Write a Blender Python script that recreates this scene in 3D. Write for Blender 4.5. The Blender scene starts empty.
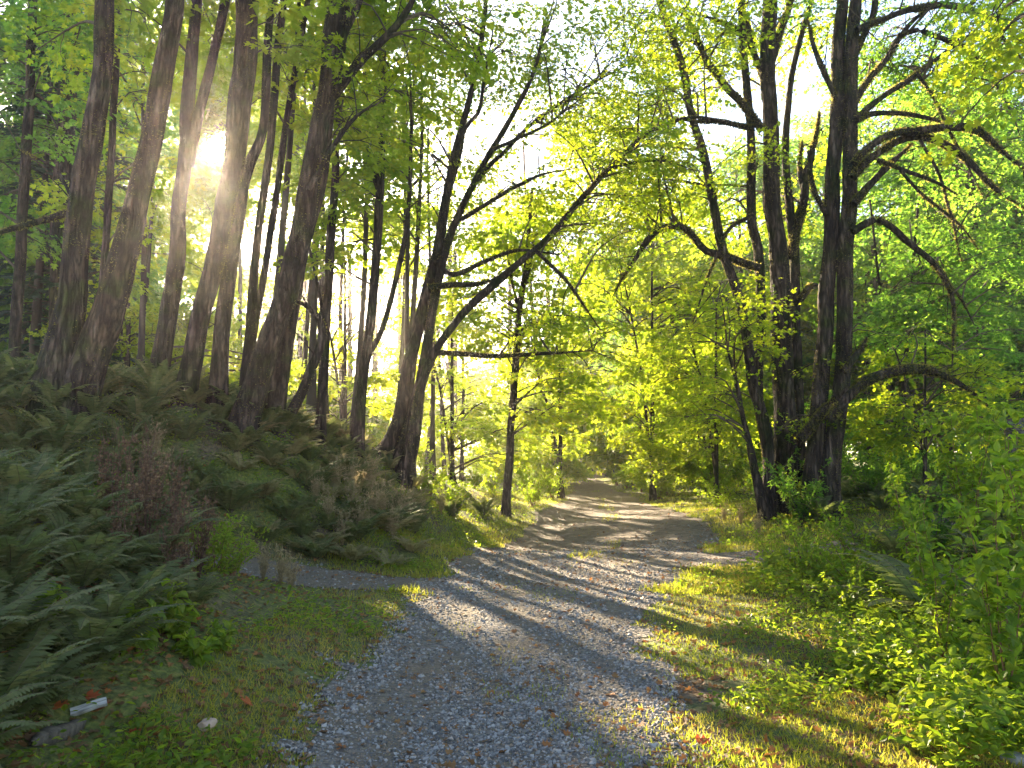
import bpy, math
import numpy as np
from mathutils import Vector

RS = np.random.RandomState(7)
scene = bpy.context.scene
COL = scene.collection
R = math.radians

# ------------------------------------------------------------------ camera model
CAM_H = 1.6
PITCH = R(5.8)
FPX = 768.0
def ray(px, py):
    x = (px-512.0)/FPX; u = (384.0-py)/FPX
    cy, sy = math.cos(PITCH), math.sin(PITCH)
    return np.array([x, cy-u*sy, sy+u*cy])
def P(px, py, d):
    r = ray(px, py)
    return np.array([0, 0, CAM_H]) + r*(d/r[1])
def proj(p):
    """world points (n,3) -> pixel coordinates and forward distance"""
    q = np.atleast_2d(p)-np.array([0, 0, CAM_H])
    cy, sy = math.cos(PITCH), math.sin(PITCH)
    z = q[:, 1]*cy+q[:, 2]*sy; u = -q[:, 1]*sy+q[:, 2]*cy
    z = np.maximum(z, .01)
    return 512+FPX*q[:, 0]/z, 384-FPX*u/z, z
SUN = ray(215, 142); SUN = SUN/np.linalg.norm(SUN)
SUN_EL = math.asin(SUN[2]); SUN_AZ = math.atan2(SUN[0], SUN[1])   # from +Y towards +X

# ------------------------------------------------------------------ noise
def _hash(ix, iy, iz):
    n = (ix.astype(np.int64)*374761393+iy.astype(np.int64)*668265263+iz.astype(np.int64)*2147483647 % 1274126177)
    n = (n ^ (n >> 13))*1274126177
    n = n ^ (n >> 16)
    return (n & 0xffff)/65535.0
def vnoise(x, y, z=0.0):
    x, y, z = np.broadcast_arrays(np.asarray(x, float), np.asarray(y, float), np.asarray(z, float))
    ix, iy, iz = np.floor(x), np.floor(y), np.floor(z)
    fx, fy, fz = x-ix, y-iy, z-iz
    fx = fx*fx*(3-2*fx); fy = fy*fy*(3-2*fy); fz = fz*fz*(3-2*fz)
    r = 0
    for a in (0, 1):
        for b in (0, 1):
            for c in (0, 1):
                w = (fx if a else 1-fx)*(fy if b else 1-fy)*(fz if c else 1-fz)
                r = r+w*_hash(ix+a, iy+b, iz+c)
    return r*2-1
def fbm(x, y, z=0.0, o=3):
    r = 0; a = 1.0; f = 1.0
    for k in range(o):
        r = r+a*vnoise(np.asarray(x)*f+k*17.3, np.asarray(y)*f+k*5.1, np.asarray(z)*f); a *= .5; f *= 2.03
    return r

# ------------------------------------------------------------------ terrain
CP = np.array([
 (0,0,0),(0,4,0),(0,8,0),(.5,14,0),(1.8,20,0),(2.8,28,.02),(4,40,.08),(5,60,.3),(1.2,2,0),(-1,2,0),
 (-1.3,2.5,.02),(-1.5,4,.03),(-1.5,6,.04),(-1.4,8,.03),(-2.4,3,.25),(-2.6,5.5,.5),(-3.5,4.5,1.1),(-3.6,6.6,1.0),(-6,5,1.6),(-6,7.3,1.35),(-10,5,1.7),
 (-1.7,10.2,.04),(-2.6,9.9,.14),(-4,9.2,.56),(-5.5,8.6,1.08),
 (-1.5,12,.08),(-1.2,14,.06),(-1.0,17,.1),(-1.9,15,.4),(-3,11.4,.42),(-4.6,11,1.15),(-6.5,11,2.45),(-6,13,2.75),(-5,13,2.45),(-4.3,12.5,2.2),(-3.2,16,1.85),(-2.6,17,1.6),(-1.9,18,.6),(-.3,22,.1),(-2,24,.9),
 (-8,16,2.6),(-10,12,2.75),(-14,14,2.7),(-8,25,2.0),(-15,30,2.0),(-20,50,2.0),(-4,35,.7),(0,50,.3),
 (2.8,5,.04),(2.6,8,.04),(4,6,.12),(4,10,.12),(4,13,.04),(5.5,13.5,.12),(6,9,.4),(6,18,.4),(8,18,.55),(10,12,.8),(10,25,.6),(16,20,1.0),(9,35,.4),(20,50,1.0),(30,30,1.2),(12,5,.7),
 (0,-25,0),(-30,-25,1.2),(30,-25,.8),(-60,20,3),(60,20,2),(-60,120,3),(0,120,1.5),(60,120,3),(5,90,.8)], float)
def _tps(d):
    return np.where(d > 1e-9, d*d*np.log(np.maximum(d, 1e-9)), 0)
def _fit():
    n = len(CP); d = np.linalg.norm(CP[:, None, :2]-CP[None, :, :2], axis=2)
    A = np.zeros((n+3, n+3)); A[:n, :n] = _tps(d)+np.eye(n)*.15
    A[:n, n] = 1; A[:n, n+1:] = CP[:, :2]; A[n, :n] = 1; A[n+1:, :n] = CP[:, :2].T
    return np.linalg.solve(A, np.concatenate([CP[:, 2], np.zeros(3)]))
TW = _fit()
PATH_C = np.array([(-8,-.15),(0,-.15),(4,-.15),(6,-.05),(8,.1),(10,.4),(12.5,.95),(16,1.95),(21,2.7),(28.6,3.4),(37,4.05),(49,5.0),(60,5.6),(68,6.8),(74,9)])
PATH_W = np.array([(-8,1.1),(4,1.1),(6,1.1),(8,1.25),(10,1.55),(12.5,1.95),(16,2.3),(21,2.1),(28.6,1.6),(37,1.15),(49,.95),(74,1.0)])
SIDE = np.array([(-.6,10.6),(-1.7,10.25),(-2.6,9.95),(-4,9.25),(-5.6,8.5),(-8,7.6)])
CLEAR = np.array([(1.5,12.6),(3.2,12.6),(5.2,13.0),(8,14)])
def pdist(x, y):
    """signed distance to the main path edge (negative inside)"""
    c = np.interp(y, PATH_C[:, 0], PATH_C[:, 1]); w = np.interp(y, PATH_W[:, 0], PATH_W[:, 1])
    d = np.abs(x-c)-w
    return np.where(y > 74, 5.0, d)
def segdist(x, y, L):
    best = np.full(np.shape(x), 1e9)
    for a, b in zip(L[:-1], L[1:]):
        ab = b-a; t = np.clip(((x-a[0])*ab[0]+(y-a[1])*ab[1])/(ab@ab), 0, 1)
        best = np.minimum(best, np.hypot(x-a[0]-t*ab[0], y-a[1]-t*ab[1]))
    return best
def sdist(x, y): return segdist(x, y, SIDE)-.62
def cdist(x, y): return segdist(x, y, CLEAR)-.85
def hgt(x, y):
    x = np.asarray(x, float); y = np.asarray(y, float); sh = x.shape
    X = np.clip(x.ravel(), -60, 60); Y = np.clip(y.ravel(), -25, 120); out = np.empty(len(X))
    for i in range(0, len(X), 20000):
        s = slice(i, i+20000)
        d = np.hypot(X[s, None]-CP[None, :, 0], Y[s, None]-CP[None, :, 1])
        out[s] = _tps(d)@TW[:len(CP)]+TW[len(CP)]+X[s]*TW[-2]+Y[s]*TW[-1]
    out = out.reshape(sh)
    off = np.clip(np.minimum(np.minimum(pdist(x, y), sdist(x, y)), cdist(x, y))*.8, 0, 1)
    out = out+off*(.07*vnoise(x*1.7, y*1.7)+.03*vnoise(x*5, y*5))+.012*vnoise(x*2.5+9, y*2.5)
    return out
def hz(x, y): return float(hgt(np.array([x]), np.array([y]))[0])

# ------------------------------------------------------------------ mesh accumulator
class MB:
    def __init__(s): s.v = []; s.f = []; s.n = []; s.m = []; s.r = []; s.k = 0
    def add(s, V, F, sizes, mat=0, rnd=None):
        """V (n,3); F flat loop indices; sizes per face; rnd per face"""
        V = np.asarray(V, np.float32); F = np.asarray(F, np.int64); sizes = np.asarray(sizes, np.int32)
        s.v.append(V); s.f.append(F+s.k); s.n.append(sizes); s.m.append(np.full(len(sizes), mat, np.int32))
        s.r.append(np.zeros(len(sizes), np.float32) if rnd is None else np.asarray(rnd, np.float32)); s.k += len(V)
    def inst(s, tv, tf, M, T, mat=0, rnd=None):
        """template verts (V,3), faces list of index tuples; M (N,3,3) columns are axes; T (N,3)"""
        N = len(T)
        if N == 0: return
        tv = np.asarray(tv, float)
        V = np.einsum('nij,vj->nvi', M, tv)+T[:, None, :]
        flat = np.concatenate([np.array(f) for f in tf]); sz = np.array([len(f) for f in tf])
        F = (flat[None, :]+(np.arange(N)*len(tv))[:, None]).ravel()
        if rnd is None: rnd = RS.rand(N)
        s.add(V.reshape(-1, 3), F, np.tile(sz, N), mat, np.repeat(rnd, len(tf)))
    def tube(s, pts, rad, sides=8, mat=0, rough=0.0, seed=0.0, cap=True):
        pts = np.asarray(pts, float); rad = np.asarray(rad, float); n = len(pts)
        t = np.gradient(pts, axis=0); t /= np.maximum(np.linalg.norm(t, axis=1), 1e-9)[:, None]
        ref = np.array([1., 0, 0]) if abs(t[:, 0]).mean() < .7 else np.array([0, 0, 1.])
        u = np.cross(t, ref); u /= np.maximum(np.linalg.norm(u, axis=1), 1e-9)[:, None]
        w = np.cross(t, u)
        a = np.arange(sides)/sides*2*np.pi
        rr = np.repeat(rad[:, None], sides, 1)
        if rough > 0:
            sl = np.concatenate([[0], np.cumsum(np.linalg.norm(np.diff(pts, axis=0), axis=1))])
            g = fbm(np.cos(a)[None, :]*1.6+seed, np.sin(a)[None, :]*1.6+seed*.7, sl[:, None]*1.3, 2)
            g2 = vnoise(np.cos(a)[None, :]*4+seed, np.sin(a)[None, :]*4, sl[:, None]*5)
            rr = rr*(1+rough*g+rough*.45*g2)
        V = pts[:, None, :]+rr[:, :, None]*(np.cos(a)[None, :, None]*u[:, None, :]+np.sin(a)[None, :, None]*w[:, None, :])
        i = np.arange(n-1)[:, None]*sides; j = np.arange(sides)[None, :]; j2 = (j+1) % sides
        F = np.stack([i+j, i+j2, i+sides+j2, i+sides+j], -1).reshape(-1)
        V = V.reshape(-1, 3); sz = [4]*((n-1)*sides)
        if cap and rad[-1] > .004:
            F = np.concatenate([F, (n-1)*sides+np.arange(sides)]); sz.append(sides)
        s.add(V, F, sz, mat)
    def build(s, name, mats, parent=None, smooth=False):
        me = bpy.data.meshes.new(name)
        V = np.concatenate(s.v); F = np.concatenate(s.f); N = np.concatenate(s.n)
        me.vertices.add(len(V)); me.vertices.foreach_set('co', V.ravel())
        me.loops.add(len(F)); me.loops.foreach_set('vertex_index', F.astype(np.int32))
        me.polygons.add(len(N))
        me.polygons.foreach_set('loop_start', np.concatenate([[0], np.cumsum(N)[:-1]]).astype(np.int32))
        me.polygons.foreach_set('loop_total', N)
        for m in (mats if isinstance(mats, (list, tuple)) else [mats]): me.materials.append(m)
        me.polygons.foreach_set('material_index', np.concatenate(s.m))
        me.polygons.foreach_set('use_smooth', np.full(len(N), smooth))
        at = me.attributes.new('rnd', 'FLOAT', 'FACE'); at.data.foreach_set('value', np.concatenate(s.r))
        me.update(); me.validate()
        o = bpy.data.objects.new(name, me); COL.objects.link(o)
        if parent is not None: o.parent = parent
        return o
def tag(o, label=None, cat=None, group=None, kind=None):
    if label: o['label'] = label
    if cat: o['category'] = cat
    if group: o['group'] = group
    if kind: o['kind'] = kind
    return o
def empty(name, loc, label=None, cat=None, group=None):
    o = bpy.data.objects.new(name, None); COL.objects.link(o); o.location = Vector([float(v) for v in loc])
    o.empty_display_size = .2
    bpy.context.view_layer.update()
    return tag(o, label, cat, group)
def adopt(child, root):
    """parent keeping world coordinates of the mesh"""
    child.parent = root; child.location = -root.location
def copy_thing(root, loc, rz, sc, label=None, group=None):
    kids = [c for c in root.children]
    r = root.copy(); COL.objects.link(r); r.location = Vector([float(v) for v in loc]); r.rotation_euler = (0, 0, rz); r.scale = (sc, sc, sc) if np.isscalar(sc) else sc
    if label: r['label'] = label
    if group: r['group'] = group
    for c in kids:
        d = c.copy(); COL.objects.link(d); d.parent = r
        for g in list(c.children):
            e = g.copy(); COL.objects.link(e); e.parent = d
    return r

# ------------------------------------------------------------------ materials
def newmat(name):
    m = bpy.data.materials.new(name); m.use_nodes = True; nt = m.node_tree; nt.nodes.clear()
    return m, nt, nt.nodes, nt.links
def ramp(N, L, src, stops):
    r = N.new('ShaderNodeValToRGB'); e = r.color_ramp.elements
    while len(e) > 1: e.remove(e[-1])
    e[0].position = stops[0][0]; e[0].color = (*stops[0][1], 1)
    for p, c in stops[1:]:
        k = e.new(p); k.color = (*c, 1)
    L.new(src, r.inputs[0]); return r.outputs[0]
def leafmat(name, cols, tcols, mixf=.55, gloss=.35):
    """diffuse + translucent leaf, colour varied leaf by leaf"""
    m, nt, N, L = newmat(name)
    at = N.new('ShaderNodeAttribute'); at.attribute_name = 'rnd'
    c1 = ramp(N, L, at.outputs['Fac'], cols); c2 = ramp(N, L, at.outputs['Fac'], tcols)
    p = N.new('ShaderNodeBsdfPrincipled'); L.new(c1, p.inputs['Base Color']); p.inputs['Roughness'].default_value = gloss
    p.inputs['Specular IOR Level'].default_value = .22
    t = N.new('ShaderNodeBsdfTranslucent'); L.new(c2, t.inputs['Color'])
    mx = N.new('ShaderNodeMixShader'); mx.inputs[0].default_value = mixf
    L.new(p.outputs[0], mx.inputs[1]); L.new(t.outputs[0], mx.inputs[2])
    o = N.new('ShaderNodeOutputMaterial'); L.new(mx.outputs[0], o.inputs[0]); return m
def rampstops(cs):
    n = len(cs); return [(i/(n-1), c) for i, c in enumerate(cs)]
M = {}
M['maple'] = leafmat('maple_leaf', rampstops([(.045,.10,.015),(.06,.12,.02),(.09,.14,.02),(.10,.12,.02)]),
                     rampstops([(.34,.52,.02),(.46,.62,.03),(.60,.70,.03),(.72,.70,.04)]), .62, .5)
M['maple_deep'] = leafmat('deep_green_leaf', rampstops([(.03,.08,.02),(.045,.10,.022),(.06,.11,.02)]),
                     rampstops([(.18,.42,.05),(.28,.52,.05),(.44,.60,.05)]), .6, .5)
M['shrub'] = leafmat('shrub_leaf', rampstops([(.06,.11,.015),(.09,.14,.02),(.13,.16,.025)]),
                     rampstops([(.26,.46,.02),(.42,.58,.03),(.55,.62,.04)]), .55, .4)
M['fern'] = leafmat('fern_leaf', rampstops([(.07,.085,.035),(.105,.12,.045),(.16,.155,.065)]),
                     rampstops([(.14,.22,.06),(.24,.30,.08),(.40,.38,.12)]), .4, .6)
M['dryfern'] = leafmat('dry_fern_leaf', rampstops([(.14,.13,.06),(.22,.19,.09),(.30,.25,.13)]),
                     rampstops([(.38,.36,.12),(.50,.44,.18),(.58,.50,.24)]), .5, .6)
M['conifer'] = leafmat('conifer_needles', rampstops([(.02,.045,.025),(.03,.06,.03)]), rampstops([(.03,.08,.03),(.05,.11,.03)]), .3, .5)
M['grass'] = leafmat('grass_blade', rampstops([(.07,.11,.015),(.12,.14,.02),(.18,.17,.03),(.26,.20,.07)]),
                     rampstops([(.36,.48,.03),(.50,.56,.04),(.62,.58,.06),(.66,.52,.14)]), .5, .5)
M['litter'] = leafmat('dead_leaf', rampstops([(.10,.055,.03),(.16,.09,.045),(.22,.12,.05),(.28,.10,.03)]),
                     rampstops([(.25,.10,.04),(.35,.16,.05),(.45,.2,.06)]), .25, .6)
M['redleaf'] = leafmat('red_leaf', rampstops([(.35,.07,.03),(.42,.12,.04)]), rampstops([(.5,.08,.03),(.6,.16,.04)]), .35, .5)
M['moss'] = leafmat('moss', rampstops([(.03,.04,.01),(.06,.065,.015),(.09,.08,.02)]),
                     rampstops([(.28,.28,.06),(.42,.36,.09),(.5,.4,.12)]), .5, .8)
M['straw'] = leafmat('blond_straw', rampstops([(.26,.20,.11),(.36,.29,.17),(.45,.36,.22)]), rampstops([(.45,.34,.18),(.6,.48,.28)]), .45, .8)
M['weed'] = leafmat('dry_weed', rampstops([(.09,.055,.04),(.14,.08,.05),(.2,.12,.07)]), rampstops([(.25,.14,.08),(.4,.24,.12)]), .3, .8)

def solid(name, stops, scale=6., bump=.4, rough=.9, bscale=30., stretch=(1,1,1), dist=.02, moss=None):
    m, nt, N, L = newmat(name)
    tc = N.new('ShaderNodeTexCoord'); mp = N.new('ShaderNodeMapping'); mp.inputs['Scale'].default_value = stretch
    L.new(tc.outputs['Object'], mp.inputs[0])
    n1 = N.new('ShaderNodeTexNoise'); n1.inputs['Scale'].default_value = scale; n1.inputs['Detail'].default_value = 6; L.new(mp.outputs[0], n1.inputs[0])
    c = ramp(N, L, n1.outputs['Fac'], stops)
    p = N.new('ShaderNodeBsdfPrincipled'); p.inputs['Roughness'].default_value = rough; p.inputs['Specular IOR Level'].default_value = .25
    if moss:
        n3 = N.new('ShaderNodeTexNoise'); n3.inputs['Scale'].default_value = 2.3; n3.inputs['Detail'].default_value = 5; L.new(tc.outputs['Object'], n3.inputs[0])
        f = ramp(N, L, n3.outputs['Fac'], [(.50, (0,0,0)), (.66, (1,1,1))])
        mx = N.new('ShaderNodeMix'); mx.data_type = 'RGBA'; L.new(f, mx.inputs['Factor']); L.new(c, mx.inputs['A']); mx.inputs['B'].default_value = (*moss, 1)
        c = mx.outputs['Result']
    L.new(c, p.inputs['Base Color'])
    n2 = N.new('ShaderNodeTexNoise'); n2.inputs['Scale'].default_value = bscale; n2.inputs['Detail'].default_value = 8; L.new(mp.outputs[0], n2.inputs[0])
    b = N.new('ShaderNodeBump'); b.inputs['Strength'].default_value = bump; b.inputs['Distance'].default_value = dist
    hgt_out = n2.outputs['Fac']
    if moss:
        hgt_out = ramp(N, L, n2.outputs['Fac'], [(.36,(1,1,1)),(.49,(.1,.1,.1)),(.52,(.1,.1,.1)),(.66,(1,1,1))])
        mc = N.new('ShaderNodeMix'); mc.data_type = 'RGBA'; mc.blend_type = 'MULTIPLY'; mc.inputs['Factor'].default_value = .75
        L.new(c, mc.inputs['A']); L.new(hgt_out, mc.inputs['B']); L.new(mc.outputs['Result'], p.inputs['Base Color'])
    L.new(hgt_out, b.inputs['Height']); L.new(b.outputs[0], p.inputs['Normal'])
    o = N.new('ShaderNodeOutputMaterial'); L.new(p.outputs[0], o.inputs[0]); return m
M['bark'] = solid('mossy_bark', [(.3,(.034,.021,.016)),(.5,(.085,.056,.044)),(.68,(.15,.108,.088)),(.8,(.23,.19,.165))], 7, 1.0, .95, 11, (1,1,.2), .05, moss=(.05,.055,.016))
M['barkfar'] = solid('far_bark', [(.3,(.03,.023,.018)),(.7,(.09,.07,.055))], 4, .3, .95, 12, (1,1,.3), .02)
M['twig'] = solid('twig_bark', [(.3,(.05,.035,.025)),(.7,(.12,.09,.06))], 8, .2, .9, 30)
M['redstem'] = solid('reddish_stem', [(.3,(.12,.05,.03)),(.7,(.2,.1,.05))], 12, .1, .6, 30)
M['plank'] = solid('weathered_wood', [(.35,(.16,.15,.14)),(.5,(.36,.355,.35)),(.65,(.5,.5,.5))], 9, .4, .7, 60, (1,8,1), .004)
M['log'] = solid('rotten_wood', [(.3,(.05,.04,.035)),(.7,(.13,.11,.09))], 9, .8, .9, 20, (1,4,1), .02)
M['rock'] = solid('pale_rock', [(.3,(.28,.19,.14)),(.7,(.5,.36,.27))], 10, .6, .8, 25, dist=.01)
M['greyrock'] = solid('grey_rock', [(.3,(.16,.15,.14)),(.7,(.33,.31,.29))], 8, .6, .85, 25, dist=.01)

def ground_mat():
    m, nt, N, L = newmat('forest_soil')
    tc = N.new('ShaderNodeTexCoord')
    n1 = N.new('ShaderNodeTexNoise'); n1.inputs['Scale'].default_value = 1.3; n1.inputs['Detail'].default_value = 8; L.new(tc.outputs['Object'], n1.inputs[0])
    n2 = N.new('ShaderNodeTexNoise'); n2.inputs['Scale'].default_value = 22; n2.inputs['Detail'].default_value = 6; L.new(tc.outputs['Object'], n2.inputs[0])
    c1 = ramp(N, L, n2.outputs['Fac'], [(.3,(.035,.025,.016)),(.5,(.085,.06,.035)),(.68,(.16,.11,.06))])
    c2 = ramp(N, L, n2.outputs['Fac'], [(.3,(.035,.05,.01)),(.55,(.10,.115,.018)),(.7,(.17,.15,.03))])
    f = ramp(N, L, n1.outputs['Fac'], [(.36,(0,0,0)),(.50,(1,1,1))])
    mx = N.new('ShaderNodeMix'); mx.data_type = 'RGBA'; L.new(f, mx.inputs['Factor']); L.new(c1, mx.inputs['A']); L.new(c2, mx.inputs['B'])
    p = N.new('ShaderNodeBsdfPrincipled'); p.inputs['Roughness'].default_value = .95; L.new(mx.outputs['Result'], p.inputs['Base Color'])
    b = N.new('ShaderNodeBump'); b.inputs['Distance'].default_value = .05; b.inputs['Strength'].default_value = .8
    L.new(n2.outputs['Fac'], b.inputs['Height']); L.new(b.outputs[0], p.inputs['Normal'])
    o = N.new('ShaderNodeOutputMaterial'); L.new(p.outputs[0], o.inputs[0]); return m
def gravel_mat(name, a, b_, c_):
    m, nt, N, L = newmat(name)
    tc = N.new('ShaderNodeTexCoord')
    v = N.new('ShaderNodeTexVoronoi'); v.inputs['Scale'].default_value = 34; L.new(tc.outputs['Object'], v.inputs[0])
    n1 = N.new('ShaderNodeTexNoise'); n1.inputs['Scale'].default_value = 1.1; n1.inputs['Detail'].default_value = 8; n1.inputs['Roughness'].default_value = .65; L.new(tc.outputs['Object'], n1.inputs[0])
    sp = N.new('ShaderNodeSeparateColor'); L.new(v.outputs['Color'], sp.inputs[0])
    c = ramp(N, L, sp.outputs[0], [(0, a), (.5, b_), (1, c_)])
    f = ramp(N, L, n1.outputs['Fac'], [(.40,(0,0,0)),(.58,(.9,.9,.9))])
    mx = N.new('ShaderNodeMix'); mx.data_type = 'RGBA'; L.new(f, mx.inputs['Factor']); L.new(c, mx.inputs['A']); mx.inputs['B'].default_value = (.13,.10,.07,1)
    sx = N.new('ShaderNodeSeparateXYZ'); L.new(tc.outputs['Object'], sx.inputs[0])
    mr = N.new('ShaderNodeMapRange'); mr.inputs['From Min'].default_value = 9; mr.inputs['From Max'].default_value = 17; L.new(sx.outputs['Y'], mr.inputs['Value'])
    n4 = N.new('ShaderNodeTexNoise'); n4.inputs['Scale'].default_value = 5; n4.inputs['Detail'].default_value = 9; n4.inputs['Roughness'].default_value = .75; L.new(tc.outputs['Object'], n4.inputs[0])
    dc = ramp(N, L, n4.outputs['Fac'], [(.3,(.05,.035,.025)),(.48,(.11,.08,.06)),(.6,(.17,.13,.10)),(.72,(.26,.22,.18))])
    m2 = N.new('ShaderNodeMix'); m2.data_type = 'RGBA'; L.new(mr.outputs[0], m2.inputs['Factor']); L.new(mx.outputs['Result'], m2.inputs['A']); L.new(dc, m2.inputs['B']); mx = m2
    p = N.new('ShaderNodeBsdfPrincipled'); p.inputs['Roughness'].default_value = .9; L.new(mx.outputs['Result'], p.inputs['Base Color'])
    b = N.new('ShaderNodeBump'); b.inputs['Distance'].default_value = .025; b.inputs['Strength'].default_value = 1; b.invert = True
    L.new(v.outputs['Distance'], b.inputs['Height']); L.new(b.outputs[0], p.inputs['Normal'])
    o = N.new('ShaderNodeOutputMaterial'); L.new(p.outputs[0], o.inputs[0]); return m
M['ground'] = ground_mat()
M['gravel'] = gravel_mat('gravel_bed', (.07,.06,.052), (.14,.12,.105), (.21,.19,.17))
M['sidedirt'] = gravel_mat('side_dirt', (.06,.045,.035), (.12,.095,.075), (.17,.14,.115))
def stone_mat():
    m, nt, N, L = newmat('gravel_chip')
    at = N.new('ShaderNodeAttribute'); at.attribute_name = 'rnd'
    c = ramp(N, L, at.outputs['Fac'], [(0,(.06,.055,.052)),(.35,(.15,.142,.135)),(.7,(.26,.245,.235)),(.88,(.33,.31,.29)),(.92,(.26,.19,.135)),(1,(.2,.14,.095))])
    p = N.new('ShaderNodeBsdfPrincipled'); p.inputs['Roughness'].default_value = .75; L.new(c, p.inputs['Base Color'])
    o = N.new('ShaderNodeOutputMaterial'); L.new(p.outputs[0], o.inputs[0]); return m
M['stone'] = stone_mat()

# ------------------------------------------------------------------ curve helper
def smooth_path(pts, step=.25, rad=None):
    pts = np.asarray(pts, float)
    if len(pts) < 3:
        pts = np.vstack([pts[0], pts.mean(0), pts[-1]]); 
        if rad is not None: rad = [rad[0], (rad[0]+rad[-1])/2, rad[-1]]
    Q = np.vstack([2*pts[0]-pts[1], pts, 2*pts[-1]-pts[-2]]); out = []; ro = []
    for i in range(1, len(Q)-2):
        L_ = np.linalg.norm(Q[i+1]-Q[i]); n = max(2, int(L_/step)); t = np.linspace(0, 1, n, endpoint=False)[:, None]
        out.append(.5*((2*Q[i])+(-Q[i-1]+Q[i+1])*t+(2*Q[i-1]-5*Q[i]+4*Q[i+1]-Q[i+2])*t**2+(-Q[i-1]+3*Q[i]-3*Q[i+1]+Q[i+2])*t**3))
        if rad is not None: ro.append(rad[i-1]+(rad[i]-rad[i-1])*t[:, 0])
    out.append(pts[-1:]); 
    if rad is not None: ro.append([rad[-1]]); return np.concatenate(out), np.concatenate(ro)
    return np.concatenate(out)

# ------------------------------------------------------------------ leaves
def mirror(half):
    V = [(0,0,0), (0,1,0)]; l = []; r = []
    for (x, y) in half:
        V.append((-x, y, .28*abs(x))); l.append(len(V)-1); V.append((x, y, .28*abs(x))); r.append(len(V)-1)
    return V, [tuple([0, 1]+l[::-1]), tuple([1, 0]+r)]
# half outline from base to tip (lobed, palmate)
def lobed(pts):
    V = [(0,0,0)]; 
    for (x, y) in pts: V.append((-x, y, .25*x))
    V.append((0,1,-.06))
    for (x, y) in pts: V.append((x, y, .25*x))
    n = len(pts)
    return V, [tuple([0, n+1]+list(range(n, 0, -1))), tuple([0]+list(range(n+2, 2*n+2))+[n+1])]
LEAF_MAPLE = lobed([(.30,.0),(.52,.30),(.22,.40),(.42,.78),(.14,.66)])
LEAF_OVAL = lobed([(.24,.22),(.30,.5),(.16,.8)])
LEAF_DIA = lobed([(.36,.45)])
def frames(dirs, normals):
    d = dirs/np.maximum(np.linalg.norm(dirs, axis=1), 1e-9)[:, None]
    x = np.cross(d, normals); x /= np.maximum(np.linalg.norm(x, axis=1), 1e-9)[:, None]
    n = np.cross(x, d)
    return np.stack([x, d, n], -1)
def rnd_unit(n, up=0.0, rs=RS):
    v = rs.normal(size=(n, 3)); v[:, 2] += up
    return v/np.linalg.norm(v, axis=1)[:, None]

def make_spray(rs, nleaf=34, length=1.3, size=.15, flat=.16, droop=.25):
    """one leafy twig along +X: returns leaf frames, positions, sizes and twig lines"""
    T = []; D = []
    tw = []
    ax = np.stack([np.linspace(0, length, 6), rs.normal(0, .04, 6).cumsum(), -droop*np.linspace(0, 1, 6)**2*length], 1)
    tw.append((ax, .011))
    for k in range(nleaf):
        t = rs.uniform(.12, 1); b = np.array([np.interp(t*length, ax[:, 0], ax[:, i]) for i in range(3)])
        side = 1 if k % 2 else -1
        ln = rs.uniform(.08, .48)*(1.05-.6*t)*length
        ang = side*rs.uniform(.4, 1.2)
        d = np.array([math.cos(ang), math.sin(ang), rs.normal(0, flat)-.1])
        e = b+d*ln; e[2] -= .12*ln
        if k % 3 == 0: tw.append((np.array([b, (b+e)/2+[0,0,.02], e]), .005))
        T.append(e); D.append(d+np.array([rs.normal(0, .5), rs.normal(0, .5), -.35+rs.normal(0, .25)]))
    T = np.array(T); D = np.array(D)
    nor = np.stack([rs.normal(0, .42, nleaf), rs.normal(0, .42, nleaf), np.ones(nleaf)], 1)
    F = frames(D, nor); S = size*rs.uniform(.6, 1.25, nleaf)
    return F*S[:, None, None], T, tw
SPR = [make_spray(np.random.RandomState(50+i)) for i in range(8)]
SPR_S = [make_spray(np.random.RandomState(80+i), 26, 1.3, .13) for i in range(6)]
def put_sprays(mb, pos, dirs, scales, tmpl, sprays=SPR, lm=1, tm=0, leaf_scale=1.0, rs=RS, twigs=True, roll=.35):
    """pos (n,3), dirs heading, scales"""
    n = len(pos)
    if n == 0: return
    up = np.stack([rs.normal(0, roll, n), rs.normal(0, roll, n), np.ones(n)], 1)
    d = dirs/np.linalg.norm(dirs, axis=1)[:, None]
    y = np.cross(up, d); y /= np.linalg.norm(y, axis=1)[:, None]; z = np.cross(d, y)
    B = np.stack([d, y, z], -1)*scales[:, None, None]
    which = rs.randint(0, len(sprays), n)
    for k, (F, T, tw) in enumerate(sprays):
        idx = np.where(which == k)[0]
        if len(idx) == 0: continue
        Bk = B[idx]
        Mx = np.einsum('nij,ljk->nlik', Bk, F)*leaf_scale; Tx = np.einsum('nij,lj->nli', Bk, T)+pos[idx][:, None, :]
        m = len(idx)*len(T)
        rnd = np.clip(np.repeat(rs.rand(len(idx))*.6, len(T))+rs.rand(m)*.4, 0, 1)
        mb.inst(tmpl[0], tmpl[1], Mx.reshape(m, 3, 3), Tx.reshape(m, 3), lm, rnd)
        if twigs:
            tv = []; tf = []
            for (line, r0) in (tw if twigs == 'all' else tw[:1]):
                base = len(tv); n_ = len(line)
                for i in range(n_):
                    r = r0*(1-.8*i/(n_-1))
                    for a in (0, 2.1, 4.2): tv.append((line[i][0], line[i][1]+r*math.cos(a), line[i][2]+r*math.sin(a)))
                for i in range(n_-1):
                    for j in range(3): tf.append((base+i*3+j, base+i*3+(j+1) % 3, base+i*3+3+(j+1) % 3, base+i*3+3+j))
            mb.inst(tv, tf, Bk, pos[idx], tm)

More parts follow.
